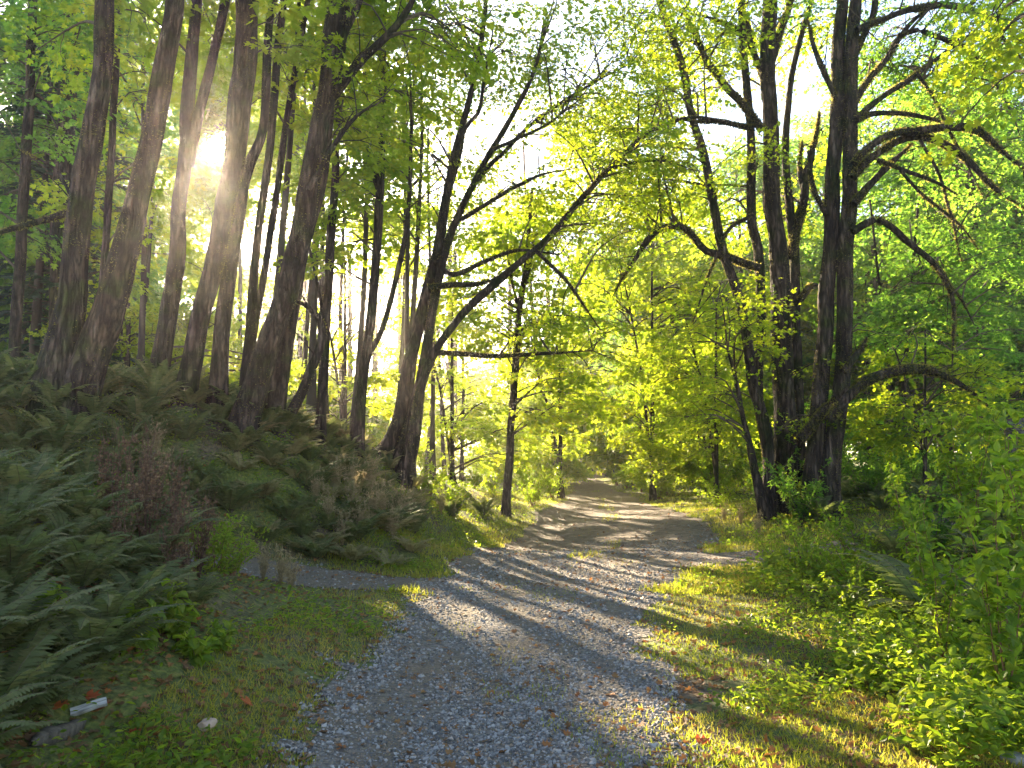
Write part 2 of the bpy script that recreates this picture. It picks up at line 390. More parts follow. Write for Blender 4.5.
# ------------------------------------------------------------------ where sunlight must come through
def land(p):
    return p[:, :2]-SUN[None, :2]*(p[:, 2:3]/SUN[2])
def lit_keep(p):
    """probability that foliage at p is allowed, so that sun reaches the sunny patches of ground"""
    q = land(p); x, y = q[:, 0], q[:, 1]
    k = np.full(len(q), .92)
    def zone(m, v): k[m] = np.minimum(k[m], v)
    zone((x > .7) & (x < 4.5) & (y > 2.5) & (y < 13), .05)
    zone((x > -.6) & (x < 1) & (y > 6) & (y < 9.5), .25)
    zone((x > -2.2) & (x < -.9) & (y > 5) & (y < 9), .15)
    zone((x > -2.5) & (x < 4) & (y > 10) & (y < 12), .25)
    zone((x > -2.5) & (x < 1.2) & (y > 14), .15)
    zone((x > -3) & (x < 12) & (y > 17) & (y < 60), .12)
    zone((x > -4.5) & (x < -1) & (y > 9.5) & (y < 17), .15)
    return k

# ------------------------------------------------------------------ tree from picture coordinates
def px_path(pts, d, w0=None, w1=None, ws=None, d1=None):
    """list of pixels -> world points and radii (pixel widths) at forward distance d (..d1)"""
    n = len(pts); ds = np.linspace(d, d1 if d1 is not None else d, n)
    W = np.array([P(px, py, dd) for (px, py), dd in zip(pts, ds)])
    if ws is None: ws = np.linspace(w0, w1, n)
    rad = np.array(ws)/2/FPX*ds
    return W, rad
def add_moss(mb, paths, n, rs, size=.035, mat=0):
    Ls = [len(p)*r.mean() for p, r in paths]; tot = sum(Ls)
    for (p, r), L_ in zip(paths, Ls):
        m = int(n*L_/tot)
        if m == 0: continue
        i = rs.randint(0, len(p)-1, m); f = rs.rand(m)[:, None]
        c = p[i]*(1-f)+p[i+1]*f; t = p[np.minimum(i+1, len(p)-1)]-p[i]; t /= np.maximum(np.linalg.norm(t, axis=1), 1e-9)[:, None]
        nz = rnd_unit(m, 0.25, rs); nz = nz-t*np.sum(nz*t, 1)[:, None]; nz /= np.linalg.norm(nz, axis=1)[:, None]
        pos = c+nz*(r[i]*.97)[:, None]
        g = vnoise(pos[:, 0]*3, pos[:, 1]*3, pos[:, 2]*1.7) > -.15
        d = nz+rnd_unit(m, -.4, rs)*.7
        F = frames(d, rnd_unit(m, 0, rs))*(size*rs.uniform(.5, 1.6, m))[:, None, None]
        mb.inst([(-.3,-.1,0),(.3,-.1,0),(.12,.9,.05),(-.08,1,0)], [(0,1,2,3)], F[g], pos[g], mat)
def grow_crown(mb, limbs, blobs, rs, tmpl=LEAF_MAPLE, leafsize=1.0, cull=False, sprays=SPR, branch_mb=None):
    """limbs: list of (points, radii); blobs: (centre, radii(3), n_branches, sprays_per_branch, scale)"""
    LP = np.concatenate([p for p, r in limbs]); LR = np.concatenate([r for p, r in limbs])
    for (c, rr, nb, ns, sc) in blobs:
        c = np.array(c, float); rr = np.array(rr, float)
        for b in range(nb):
            u = rs.normal(size=3); u = u/np.linalg.norm(u)*rs.rand()**.4
            tgt = c+u*rr
            dd = np.linalg.norm(LP-tgt, axis=1)+1.2*np.maximum(LP[:, 2]-tgt[2]+.3, 0)+rs.rand(len(LP))*.8
            k = int(np.argmin(dd)); s0 = LP[k]; v = tgt-s0; ln = np.linalg.norm(v)
            if ln < .3: continue
            mid = s0+v*.5+np.array([0, 0, .16*ln])+rs.normal(0, .07*ln, 3)
            pts = smooth_path([s0, mid, tgt], max(.3, ln/8))
            r0 = min(max(.012+.010*ln, .02), LR[k]*.7+.006)
            mb.tube(pts, np.linspace(r0, .007, len(pts)), 5, 0, cap=False)
            t = rs.uniform(.35, 1.0, ns); t[0] = 1.
            i = np.minimum((t*(len(pts)-1)).astype(int), len(pts)-2)
            pos = pts[i]+(pts[i+1]-pts[i])*(t*(len(pts)-1)-i)[:, None]
            hd = (v/ln)[None, :]*np.array([1, 1, .4])+rs.normal(0, .65, (ns, 3))*np.array([1, 1, .35]); hd[:, 2] -= .08
            s_ = sc*rs.uniform(.7, 1.15, ns)
            keep = np.ones(ns, bool)
            if cull: keep = rs.rand(ns) < lit_keep(pos+hd*.5)
            sx_, sy_, _ = proj(pos+hd*.5*s_[:, None]); keep &= ~((np.hypot(sx_-215, sy_-142) < 10+FPX*.45/np.maximum(pos[:, 1], 4)) & (pos[:, 1] > 0))
            # keep the air round the camera free
            keep &= (np.hypot(pos[:, 0], pos[:, 1]) > 3.0) | (pos[:, 2] > 4.5)
            put_sprays(mb, pos[keep], hd[keep], s_[keep], tmpl, sprays, leaf_scale=leafsize, rs=rs, twigs=True)
def blob(px, py, d, rx, ry, rd, nb, ns, sc=1.0):
    c = P(px, py, d); return (c, (rx/FPX*d, rd, ry/FPX*d), nb, ns, sc)

def tree(name, label, cat, group, stems, branches, blobs, seed, leaf='maple', tmpl=LEAF_MAPLE, leafsize=1.0, moss=0, cull=False, bark='bark', flare=.5, sides=18, rough=.12, mossize=.035):
    rs = np.random.RandomState(seed)
    first = stems[0][0]
    base = np.array([first[0][0], first[0][1], 0.]); base[2] = hz(base[0], base[1])
    root = empty(name, base, label, cat, group)
    limbs = []; kr = .78 if first[0][0] < -2.0 and first[0][1] < 22 else (.86 if 15 < first[0][1] < 18.5 and name.endswith('maple') else 1.0)
    mb = MB()
    for si, (pts, rad) in enumerate(stems):
        pts = np.array(pts, float); rad = np.array(rad, float)*kr
        g = hz(pts[0][0], pts[0][1])
        if pts[0][2] < g+1.9: # rooted
            if pts[0][2] > g+.35:
                q = pts[0]+(pts[0]-pts[1])*np.array([.25,.25,0]); q[2] = g; pts = np.vstack([q, pts]); rad = np.concatenate([[rad[0]*1.08], rad])
            pts[0][2] = min(pts[0][2], g+.05)
            dn = pts[0]-(pts[1]-pts[0])/np.linalg.norm(pts[1]-pts[0])*.35; dn[2] = pts[0][2]-.35
            pts = np.vstack([dn, pts]); rad = np.concatenate([[rad[0]], rad])
            rooted = True
        else: rooted = False
        p, r = smooth_path(pts, .16 if sides > 9 else .3, rad)
        s = np.concatenate([[0], np.cumsum(np.linalg.norm(np.diff(p, axis=0), axis=1))])
        if rooted: r = r*(1+flare*np.exp(-np.maximum(s-.3, 0)/.35))
        p = p+np.stack([vnoise(s*1.1, seed+si*7.7), vnoise(s*1.1, seed+si*3.3+50), 0*s], 1)*np.minimum(.03, r.mean()*.2)
        limbs.append((p, r)); mb.tube(p, r, sides, 0, rough, seed*1.7+si*5.1)
    tr = mb.build('trunk', M[bark], None, True); adopt(tr, root)
    bl = []
    for (pts, rad) in branches:
        p, r = smooth_path(pts, .14, rad)
        s = np.arange(len(p))*.14
        p = p+np.stack([vnoise(s*1.6, seed+p[0][0]*9), vnoise(s*1.6, seed+p[0][2]*9+50), vnoise(s*1.6, seed+9)], 1)*np.minimum(.045, r[:, None]*.8)*np.minimum(1, s[:, None])
        u_ = np.linspace(0, 1, len(p)); r = r*(.3+.7*np.minimum(1, (1-u_)/.35))
        b = MB(); b.tube(p, r, 8, 0, rough*1.6, seed+p[0][0]); limbs.append((p, r)); bl.append((p, r))
        for q in range(int(len(p)*.14*3.2)):
            i = rs.randint(len(p)//5, len(p)); tg = p[min(i+1, len(p)-1)]-p[i-1]; tg /= np.linalg.norm(tg)+1e-9
            dv = rnd_unit(1, .15, rs)[0]+tg*.9; dv /= np.linalg.norm(dv); tl = rs.uniform(.25, 1.1)
            e = p[i]+dv*tl; m_ = p[i]+dv*tl*.5+np.array([0,0,.09*tl])+rs.normal(0,.04,3)
            e[2] -= .1*tl; rr_ = min(.013, r[i]*.6); tp = smooth_path([p[i], m_, e], .15); b.tube(tp, np.linspace(rr_, .003, len(tp)), 4, 0, cap=False)
            e2 = m_+rnd_unit(1, 0, rs)[0]*tl*.4; b.tube(np.array([m_, (m_+e2)/2+[0,0,.02], e2]), [rr_*.6, .004, .002], 3, 0, cap=False)
        o = b.build('branch', M[bark], None, True); adopt(o, root)
        if moss:
            mm = MB(); add_moss(mm, [(p, r)], int(40+len(p)*r.mean()*moss*.3), rs, mossize*.6)
            if mm.v: tag(mm.build('moss', M['moss'], o), kind='stuff')
    if moss:
        mm = MB(); add_moss(mm, limbs[:len(stems)], int(moss*3), rs, mossize*.42)
        tag(mm.build('moss', M['moss'], tr), kind='stuff')
    if blobs:
        cb = MB(); grow_crown(cb, limbs, blobs, rs, tmpl, leafsize, cull)
        if cb.v: o = cb.build('crown', [M['twig'], M[leaf]], None, False); adopt(o, root)
    return root

# ================================================================== GROUND
def axis(lo, hi, segs):
    a = [lo]
    for (upto, step) in segs:
        while a[-1] < upto-1e-6: a.append(min(upto, a[-1]+step))
    return np.array(a)
def sheet(xs, ys, zoff=0.0, mask=None):
    X, Y = np.meshgrid(xs, ys, indexing='xy'); Z = hgt(X, Y)+zoff
    V = np.stack([X, Y, Z], -1).reshape(-1, 3); nx = len(xs)
    i, j = np.meshgrid(np.arange(len(ys)-1), np.arange(nx-1), indexing='ij')
    F = np.stack([i*nx+j, i*nx+j+1, (i+1)*nx+j+1, (i+1)*nx+j], -1).reshape(-1, 4)
    if mask is not None:
        c = V[F].mean(1); F = F[mask(c[:, 0], c[:, 1])]
        used, inv = np.unique(F, return_inverse=True); V = V[used]; F = inv.reshape(-1, 4)
    return V, F
gx = axis(-400, 400, [(-60,40),(-14,2),(-7,.4),(9,.16),(16,.5),(60,2.5),(400,40)])
gy = axis(-60, 500, [(-4,8),(2,1),(20,.16),(34,.4),(120,2.5),(500,40)])
V, F = sheet(gx, gy)
mb = MB(); mb.add(V, F.ravel(), np.full(len(F), 4)); g = mb.build('ground', M['ground'], None, True); tag(g, kind='structure')
def edge_noise(x, y): return .22*vnoise(x*1.3+4, y*1.3)+.12*vnoise(x*4, y*4)+.06*vnoise(x*11, y*11)
V, F = sheet(axis(-2.2, 7, [(7,.08)]), axis(.5, 34, [(20,.08),(34,.2)]), .006, lambda x, y: (pdist(x, y)+edge_noise(x, y)) < -.02)
mb = MB(); mb.add(V, F.ravel(), np.full(len(F), 4)); V, F = sheet(axis(0, 10, [(10,.25)]), axis(34, 74, [(74,.4)]), .012, lambda x, y: (pdist(x, y)+edge_noise(x, y)) < 0)
mb.add(V, F.ravel(), np.full(len(F), 4)); tag(mb.build('gravel_path', M['gravel'], None, True), kind='structure')
V, F = sheet(axis(-8, 0, [(0,.08)]), axis(6.5, 11.5, [(11.5,.08)]), .010, lambda x, y: (sdist(x, y)+edge_noise(x, y)*.7 < 0) & (pdist(x, y) > -.1))
mb = MB(); mb.add(V, F.ravel(), np.full(len(F), 4)); tag(mb.build('side_path', M['sidedirt'], None, True), kind='structure')
V, F = sheet(axis(2, 8, [(8,.08)]), axis(11, 15.5, [(15.5,.08)]), .010, lambda x, y: (cdist(x, y)+edge_noise(x, y) < 0) & (pdist(x, y) > -.1))
mb = MB(); mb.add(V, F.ravel(), np.full(len(F), 4)); tag(mb.build('dirt_spur', M['gravel'], None, True), kind='structure')

def on_path(x, y):
    e = edge_noise(x, y); return np.minimum(np.minimum(pdist(x, y)+e, sdist(x, y)+e*.7), cdist(x, y)+e)
def view_scatter(n, dmin, dmax, rs, pxlo=-60, pxhi=1084, power=1.0):
    """ground points, density falling with distance"""
    u = rs.rand(n)
    d = dmin*(dmax/dmin)**(u**power)
    px = rs.uniform(pxlo, pxhi, n); x = (px-512)/FPX*d
    return x, d
# gravel chips
rs = np.random.RandomState(11)
x, y = view_scatter(180000, 3.0, 24, rs, power=.9)
k = (on_path(x, y) < .05+rs.rand(len(x))*.12) & ((pdist(x, y) < .15) | (rs.rand(len(x)) < .3)) & (rs.rand(len(x)) < 1.05-(y-10.5+1.5*vnoise(x, y))/7)
k &= rs.rand(len(x)) > .85*np.clip((vnoise(x*1.5+3, y*.7)+.5*vnoise(x*4, y*3)-.05)*2.2, 0, 1)
rut = np.minimum(np.abs(x-np.interp(y, PATH_C[:, 0], PATH_C[:, 1])-.72), np.abs(x-np.interp(y, PATH_C[:, 0], PATH_C[:, 1])+.68))
k &= (rut > .16+.08*vnoise(x*2, y*1.1)) | (rs.rand(len(x)) < .55)
x, y = x[k], y[k]; n = len(x)
z = hgt(x, y)+.008
oct_v = [(1,0,0),(-1,0,0),(0,1,0),(0,-1,0),(0,0,.7),(0,0,-.7)]
oct_f = [(0,2,4),(2,1,4),(1,3,4),(3,0,4),(2,0,5),(1,2,5),(3,1,5),(0,3,5)]
Q = frames(rnd_unit(n, 0, rs)*np.array([1,1,.35]), rnd_unit(n, 1.5, rs))
S = (np.clip(.0092*np.exp(rs.normal(0,.38,n)), .004, .024)*(1+np.maximum(y-5, 0)*.06))[:, None]*rs.uniform(.6, 1.4, (n, 3))
mb = MB(); mb.inst(oct_v, oct_f, Q*S[:, None, :], np.stack([x, y, z], 1), 0, rs.rand(n))
tag(mb.build('gravel', M['stone']), 'loose grey gravel chips covering the path', 'gravel', kind='stuff')

# grass
blade_v = [(-.06,0,0),(.06,0,0),(.045,.55,.10),(-.045,.55,.10),(0,1,.35)]
blade_f = [(0,1,2,3),(3,2,4)]
def grass_obj(name, x, y, hmin, hmax, wf, rs, label, hue=None, mat='grass'):
    n = len(x); z = hgt(x, y)-.004
    up = np.stack([rs.normal(0,.45,n), rs.normal(0,.45,n), np.ones(n)], 1)
    H = rs.uniform(hmin, hmax, n)
    Fm = frames(up, rnd_unit(n, 0, rs))
    Fm = Fm*np.stack([H*wf, H, H], 1)[:, None, :]
    r = rs.rand(n)*.45+.5*np.clip(.5+.9*fbm(x*1.2, y*1.2), 0, 1) if hue is None else hue
    mb = MB(); mb.inst(blade_v, blade_f, Fm, np.stack([x, y, z], 1), 0, r)
    return tag(mb.build(name, M[mat]), label, 'grass', kind='stuff')
rs = np.random.RandomState(12)
x, y = view_scatter(330000, 3.0, 60, rs, power=1.05)
op = on_path(x, y)
verge = (op > 0) & ((op < 2.6)) & ~((x < -1.9-.03*y) & (y < 9.2)) & (vnoise(x*.9, y*.9+7)+.5*vnoise(x*3.1, y*3.1) > -.75)
tuft = (op <= 0) & (vnoise(x*1.6+20, y*1.2) > .55) & (rs.rand(len(x)) < .25)
centre = (op <= 0) & (np.abs(x-np.interp(y, PATH_C[:, 0], PATH_C[:, 1])-.15) < .3) & (vnoise(x*2, y*1.3+3) > .15) & (y > 5.5) & (rs.rand(len(x)) < .3)
k = verge | tuft | centre; x, y = x[k], y[k]
grass_obj('grass', x, y, .018, .055, 1.3, rs, 'short yellow green grass and moss on both verges')
x, y = view_scatter(150000, 9.5, 60, rs, pxlo=330, pxhi=900)
op = on_path(x, y); cs = (np.abs(x-np.interp(y, PATH_C[:, 0], PATH_C[:, 1])) < .25) & (vnoise(x*1.3, y*.6+8) > .1) & (y > 13)
k = ((op > -.02) & (op < 2.4) & (vnoise(x*.9, y*.9+7)+.5*vnoise(x*3.1, y*3.1) > -.8)) | (cs & (rs.rand(len(x)) < .5))
x, y = x[k], y[k]
grass_obj('verge_grass', x, y, .04, .12, .9, rs, 'longer sunlit grass edging the path towards the bend')
# broad-leaved ground cover among the grass
def cover_obj(name, x, y, zlo, zhi, size, rs, mat, label, cat, tmpl=LEAF_OVAL, tilt=.5, cl=False):
    n = len(x); z = hgt(x, y)+rs.uniform(0, 1, n)**1.3*(zhi-zlo)+zlo
    d = rnd_unit(n, 0, rs)*np.array([1,1,.4]); nor = np.stack([rs.normal(0,tilt,n), rs.normal(0,tilt,n), np.ones(n)], 1)
    F_ = frames(d, nor)*(size*rs.uniform(.5,1.4,n)*(1+np.maximum(y-6,0)*.04))[:, None, None]
    mb = MB(); mb.inst(tmpl[0], tmpl[1], F_, np.stack([x, y, z], 1), 0, rs.rand(n))
    return tag(mb.build(name, M[mat]), label, cat, kind='stuff')
rs = np.random.RandomState(13)
x, y = view_scatter(110000, 3.2, 40, rs)
op = on_path(x, y)
k = (op > .15) & (vnoise(x*.8+11, y*.8)+.5*vnoise(x*2.3, y*2.3)+np.clip((op-1.2)*.6, -.4, .8) > -.25) & ~((x < -1.9-.03*y) & (y < 9.2) & (rs.rand(len(x)) < .8))
cover_obj('ground_cover', x[k], y[k], .01, .13, .042, rs, 'shrub', 'low leafy weeds and clover spreading beyond the grass verge', 'ground cover')
x, y = view_scatter(52000, 3.2, 16, rs, pxlo=620)
k = (x > 2.15+.16*(y-4)+.4*vnoise(y*1.3, 3.)) & (vnoise(x*3.1, y*3.1) > -.3) & (on_path(x, y) > .5) & (vnoise(x*1.4, y*1.4+31) > -.35)
cover_obj('bramble_cover', x[k], y[k], .05, .34, .055, rs, 'shrub', 'knee high tangle of trailing brambles on the sunny side', 'ground cover', LEAF_OVAL, .55)
# litter
rs = np.random.RandomState(14)
x, y = view_scatter(45000, 3.0, 40, rs)
op = on_path(x, y)
k = ((op > 0) & (rs.rand(len(x)) < .55)) | ((op <= 0) & (rs.rand(len(x)) < np.where(y > 10, .45, .13)))
x, y = x[k], y[k]; n = len(x)
d = rnd_unit(n, 0, rs)*np.array([1,1,.3]); nor = np.stack([rs.normal(0,.5,n), rs.normal(0,.5,n), np.ones(n)], 1)
mb = MB(); mb.inst(LEAF_MAPLE[0], LEAF_MAPLE[1], frames(d, nor)*(.05*rs.uniform(.4,1.3,n))[:, None, None], np.stack([x, y, hgt(x, y)+.012], 1), 0, rs.rand(n))
tag(mb.build('leaf_litter', M['litter']), 'scattered brown fallen leaves on soil and path', 'leaf litter', kind='stuff')

# ================================================================== FERNS
def fern_mesh(seed, nf=20, L=.95, mat='fern', stiff=1.0, wid=.13):
    rs = np.random.RandomState(seed); mb = MB()
    for f in range(nf):
        a = f/nf*2*math.pi+rs.uniform(-.3, .3); ln = L*rs.uniform(.65, 1.1)
        e0 = R(rs.uniform(48, 80))*stiff; e1 = R(rs.uniform(-35, 5))
        n = 12; t = np.linspace(0, 1, n); el = e0+(e1-e0)*t**1.3
        az = a+rs.normal(0, .25)*t
        seg = ln/(n-1); dx = np.cos(el)*np.cos(az); dy = np.cos(el)*np.sin(az); dz = np.sin(el)
        p = np.stack([np.concatenate([[0], np.cumsum(c[:-1]*seg)]) for c in (dx, dy, dz)], 1)+np.array([.04*math.cos(a), .04*math.sin(a), -.02])
        mb.tube(p, np.linspace(.005, .0015, n), 3, 1, cap=False)
        m = 34; tt = np.linspace(.12, .99, m); idx = tt*(n-1); i = np.minimum(idx.astype(int), n-2); fr = (idx-i)[:, None]
        c = p[i]*(1-fr)+p[i+1]*fr; tg = p[i+1]-p[i]; tg /= np.linalg.norm(tg, axis=1)[:, None]
        side = np.cross(tg, [0, 0, 1.]); side /= np.maximum(np.linalg.norm(side, axis=1), 1e-6)[:, None]; nor = np.cross(side, tg)
        pl = wid*np.minimum(1, (1-tt)*2.2+.05)*np.minimum(1, tt*3.2+.2)
        for sgn in (-1, 1):
            d = side*sgn+tg*.28+nor*rs.normal(-.12, .12, (m, 1))
            Fm = frames(d, nor+rs.normal(0, .15, (m, 3)))
            wd = ln/m*1.5
            Fm = Fm*np.stack([np.full(m, wd), pl, pl], 1)[:, None, :]
            mb.inst([(-.35,0,0),(.35,0,0),(.28,.6,-.05),(0,1,-.14),(-.28,.6,-.05)], [(0,1,2,3,4)], Fm, c, 0, np.full(m, rs.rand())*.7+rs.rand(m)*.3)
    o = mb.build('fern', [M[mat], M['twig']]); me = o.data; bpy.data.objects.remove(o); return me
FERN = [fern_mesh(100+i, [18,22,16,20][i]) for i in range(4)]
DRYF = [fern_mesh(120+i, 16, .8, 'dryfern', .8) for i in range(2)]
def place_fern(me, x, y, s, label, group, name='sword_fern', rs=RS):
    o = bpy.data.objects.new(name, me); COL.objects.link(o); o.location = (float(x), float(y), hz(x, y)+.01)
    o.rotation_euler = (rs.uniform(-.12,.12), rs.uniform(-.12,.12), rs.rand()*6.28); o.scale = (s, s, s*rs.uniform(.85,1.15))
    return tag(o, label, 'fern', group)
rs = np.random.RandomState(15)
def poisson(n, xr, yr, dmin, ok, rs, tries=9000):
    pts = []
    for _ in range(tries):
        p = (rs.uniform(*xr), rs.uniform(*yr))
        if ok(*p) and all((p[0]-q[0])**2+(p[1]-q[1])**2 > dmin*dmin for q in pts): pts.append(p)
        if len(pts) >= n: break
    return pts
def opf(x, y): return float(on_path(np.array([x]), np.array([y]))[0])
for (x, y) in poisson(95, (-6.2,-2.1), (3.2,8.4), .34, lambda x, y: x < -2.35-.05*(y-3.5) and sdist(x, y) > .35 and x > -.80*y-.6 and (y < 6 or x < -.45*y), rs):
    place_fern(FERN[rs.randint(4)], x, y, rs.uniform(.5,.8), 'dark green sword fern crowding the near bank beside the grass verge', 'sword ferns on the near bank', rs=rs)
for (x, y) in poisson(230, (-10,-2.0), (9.6,15.5), .40, lambda x, y: sdist(x, y) > .45 and x > -.74*y-.5 and x < -2.2-(y-10)*.05 and not (x > -3.2 and y < 11), rs):
    if x > -4.0: place_fern(DRYF[rs.randint(2)] if rs.rand() < .45 else FERN[rs.randint(4)], x, y, rs.uniform(.45,.7), 'pale sunlit fern on the shoulder of the mound below the leaning maple', 'ferns on the sunlit shoulder of the mound', rs=rs)
    else: place_fern(FERN[rs.randint(4)], x, y, rs.uniform(.6,.92), 'bushy sword fern on the mound slope below the leaning trunks', 'sword ferns on the mound slope', rs=rs)
for (x, y) in poisson(26, (3.0,12), (6.5,22), 1.0, lambda x, y: opf(x, y) > 1.3 and x < .68*y and x > 1.5+.28*y, rs):
    place_fern(FERN[rs.randint(4)], x, y, rs.uniform(.8,1.2), 'shaded fern under the tall maples across the path from the mound', 'ferns under the maples by the verge', rs=rs)
for (x, y) in poisson(60, (-4.2,-1.5), (11.0,17), .41, lambda x, y: x < -1.45-.1*(y-11) and sdist(x, y) > .5, rs):
    place_fern(DRYF[rs.randint(2)] if rs.rand() < .65 else FERN[rs.randint(4)], x, y, rs.uniform(.45,.8), 'pale sunlit fern on the shoulder of the mound below the leaning maple', 'ferns on the sunlit shoulder of the mound', rs=rs)
for (px, py_, d) in [(392,540,13.2),(452,512,17.5),(484,500,21)]:
    x = (px-512)/FPX*d
    place_fern(FERN[0], x, d, .8, {392:'dark rounded fern clump beside the mouth of the side path',452:'dark fern clump on the grass edge under the leaning maple',484:'small dark fern at the foot of the slim tree'}[px], None, rs=rs)

# ================================================================== SHRUBS AND SMALL PLANTS
def shrub_parts(seed, H=1.2, spread=.5, ns=8, nl=28, ls=.06, tmpl=LEAF_OVAL, upright=.8, stem_r=.006):
    rs = np.random.RandomState(seed); st = MB(); lf = MB()
    for s in range(ns):
        a = rs.rand()*6.28; h = H*rs.uniform(.55, 1.05); out = spread*rs.uniform(.3, 1)
        n = 7; t = np.linspace(0, 1, n)
        p = np.stack([math.cos(a)*out*t**1.5+rs.normal(0,.012,n).cumsum()*h, math.sin(a)*out*t**1.5+rs.normal(0,.012,n).cumsum()*h, h*(t-.12*t**2*(1-upright)*3)], 1)
        p[0] *= 0; p[0, :2] += rs.normal(0,.04,2)
        st.tube(p, np.linspace(stem_r, .002, n), 4, 0, cap=False)
        k = nl; tt = rs.uniform(.15, 1, k)**.8; idx = tt*(n-1); i = np.minimum(idx.astype(int), n-2); fr = (idx-i)[:, None]
        c = p[i]*(1-fr)+p[i+1]*fr
        d = rnd_unit(k, .1, rs); d[:, 2] *= .5; d /= np.linalg.norm(d, axis=1)[:, None]
        ext = rs.uniform(.02, .30, k)*H*.5*(1.1-tt); e = c+d*ext[:, None]
        for q in range(0, k, 3): st.tube(np.array([c[q], (c[q]+e[q])/2+[0,0,.01], e[q]]), [.003,.002,.0012], 3, 0, cap=False)
        m = 3
        for r_ in range(m):
            dd = d+rnd_unit(k, -.1, rs)*.9; nor = np.stack([rs.normal(0,.45,k), rs.normal(0,.45,k), np.ones(k)], 1)
            F_ = frames(dd, nor)*(ls*rs.uniform(.6,1.3,k))[:, None, None]
            lf.inst(tmpl[0], tmpl[1], F_, e+rs.normal(0,.02,(k,3))-d*(r_*.25*ext)[:, None], 0, rs.rand(k)*.5+rs.rand()*.5)
    return st, lf
def shrub_proto(name, seed, mat='shrub', stem='redstem', **kw):
    st, lf = shrub_parts(seed, **kw)
    root = empty(name, (0,0,0)); a = st.build('stem', M[stem], root); b = lf.build('foliage', M[mat], root)
    return root
PROTO = []
class Kind:
    """build one, then copy it; the first placement uses the original"""
    def __init__(s, root, cat): s.root = root; s.cat = cat; s.used = False
    def put(s, x, y, rz, sc, label, group=None, z=None):
        loc = (x, y, (hz(x, y) if z is None else z)-.01)
        if not s.used:
            s.used = True; r = s.root; r.location = Vector([float(v) for v in loc]); r.rotation_euler = (0,0,rz); r.scale = (sc,sc,sc)
        else:
            r = copy_thing(s.root, loc, rz, sc)
            for k_ in ('label', 'group'):
                if k_ in r: del r[k_]
        return tag(r, label, s.cat, group)
K_up = Kind(shrub_proto('leafy_sapling', 201, H=1.5, spread=.45, ns=7, nl=26, ls=.085, upright=1), 'shrub')
K_bush = Kind(shrub_proto('leafy_bush', 202, H=.9, spread=.6, ns=12, nl=30, ls=.05), 'shrub')
K_low = Kind(shrub_proto('low_bramble', 203, H=.5, spread=.55, ns=10, nl=18, ls=.055), 'bramble')
K_dark = Kind(shrub_proto('shade_bush', 204, mat='maple_deep', stem='twig', H=1.6, spread=1.0, ns=14, nl=36, ls=.075, stem_r=.01), 'shrub')
def kpx(K, px, d, sc, label, group=None, rz=None):
    return K.put((px-512)/FPX*d, d, RS.rand()*6.28 if rz is None else rz, sc, label, group)
kpx(K_up, 990, 4.6, .95, 'tall bright leafy sapling with reddish stems beside the pale stone')
kpx(K_up, 930, 5.6, .8, 'slender leafy sapling rising out of the brambles, second from the pale stone')
kpx(K_up, 1035, 6.0, 1.15, 'leafy sapling cut by the picture edge behind the tall bright one')
kpx(K_up, 905, 8.2, .95, 'sunlit sapling with pale leaves in front of the forked maple trunk')
kpx(K_up, 965, 9.5, 1.25, 'broad-leaved sapling under the arching mossy branch')
kpx(K_up, 1010, 8, 1.2, 'sapling with large leaves against the dark stump')
kpx(K_bush, 800, 9.0, 1.0, 'rounded green bush at the end of the sunny verge below the maples')
kpx(K_bush, 770, 10.5, .8, 'smaller green bush touching the dirt spur')
kpx(K_bush, 850, 10.0, 1.1, 'dense bush between the rounded bush and the saplings')
rs = np.random.RandomState(16)
for (x, y) in poisson(16, (2.6,6.4), (4.4,9.5), .6, lambda x, y: x > 2.35+.2*(y-4) and x < .7*y, rs):
    K_low.put(x, y, rs.rand()*6, rs.uniform(.7,1.1), 'low sunlit bramble at the outer edge of the grass verge', 'low brambles along the sunny verge')
for (x, y) in poisson(34, (4,18), (10,26), 1.3, lambda x, y: opf(x, y) > 1.5 and x < .72*y and x > 1.5+.25*y, rs):
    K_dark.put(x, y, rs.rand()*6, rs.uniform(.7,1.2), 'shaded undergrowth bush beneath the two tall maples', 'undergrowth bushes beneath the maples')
for (x, y) in poisson(26, (-3,12), (17,48), 1.5, lambda x, y: .5 < opf(x, y) < 3.5 and not (-.4 < x-.1*y < 3 and y < 24) and x/y > -.17, rs):
    K_bush.put(x, y, rs.rand()*6, rs.uniform(1.0,1.9), 'yellow green sunlit bush lining the far part of the path', 'sunlit bushes along the far path')
# dry weeds
def dry_weed(seed, H, ns, mat='weed'):
    rs = np.random.RandomState(seed); st = MB(); sd = MB()
    for s in range(ns):
        a = rs.rand()*6.28; h = H*rs.uniform(.6,1.1); n = 6; t = np.linspace(0,1,n); o_ = rs.uniform(.05,.3)*H
        p = np.stack([math.cos(a)*o_*t+rs.normal(0,.01,n).cumsum(), math.sin(a)*o_*t+rs.normal(0,.01,n).cumsum(), h*t], 1)
        st.tube(p, np.linspace(.005,.0015,n), 3, 0, cap=False)
        for q in range(5):
            tt = rs.uniform(.35,.95); i = int(tt*(n-1)); c = p[i]; d = rnd_unit(1, .9, rs)[0]; e = c+d*rs.uniform(.06,.2)*H
            st.tube(np.array([c,(c+e)/2,e]), [.003,.002,.001], 3, 0, cap=False)
            k = 10; f = rs.rand(k)[:, None]; pp = c*(1-f)+e*f
            sd.inst(LEAF_DIA[0], LEAF_DIA[1], frames(rnd_unit(k,.2,rs), rnd_unit(k,0,rs))*(.028*rs.uniform(.5,1.3,k))[:, None, None], pp, 0, rs.rand(k))
    root = empty('dry_weed', (0,0,0)); st.build('stem', M[mat], root); sd.build('foliage', M[mat], root)
    return root
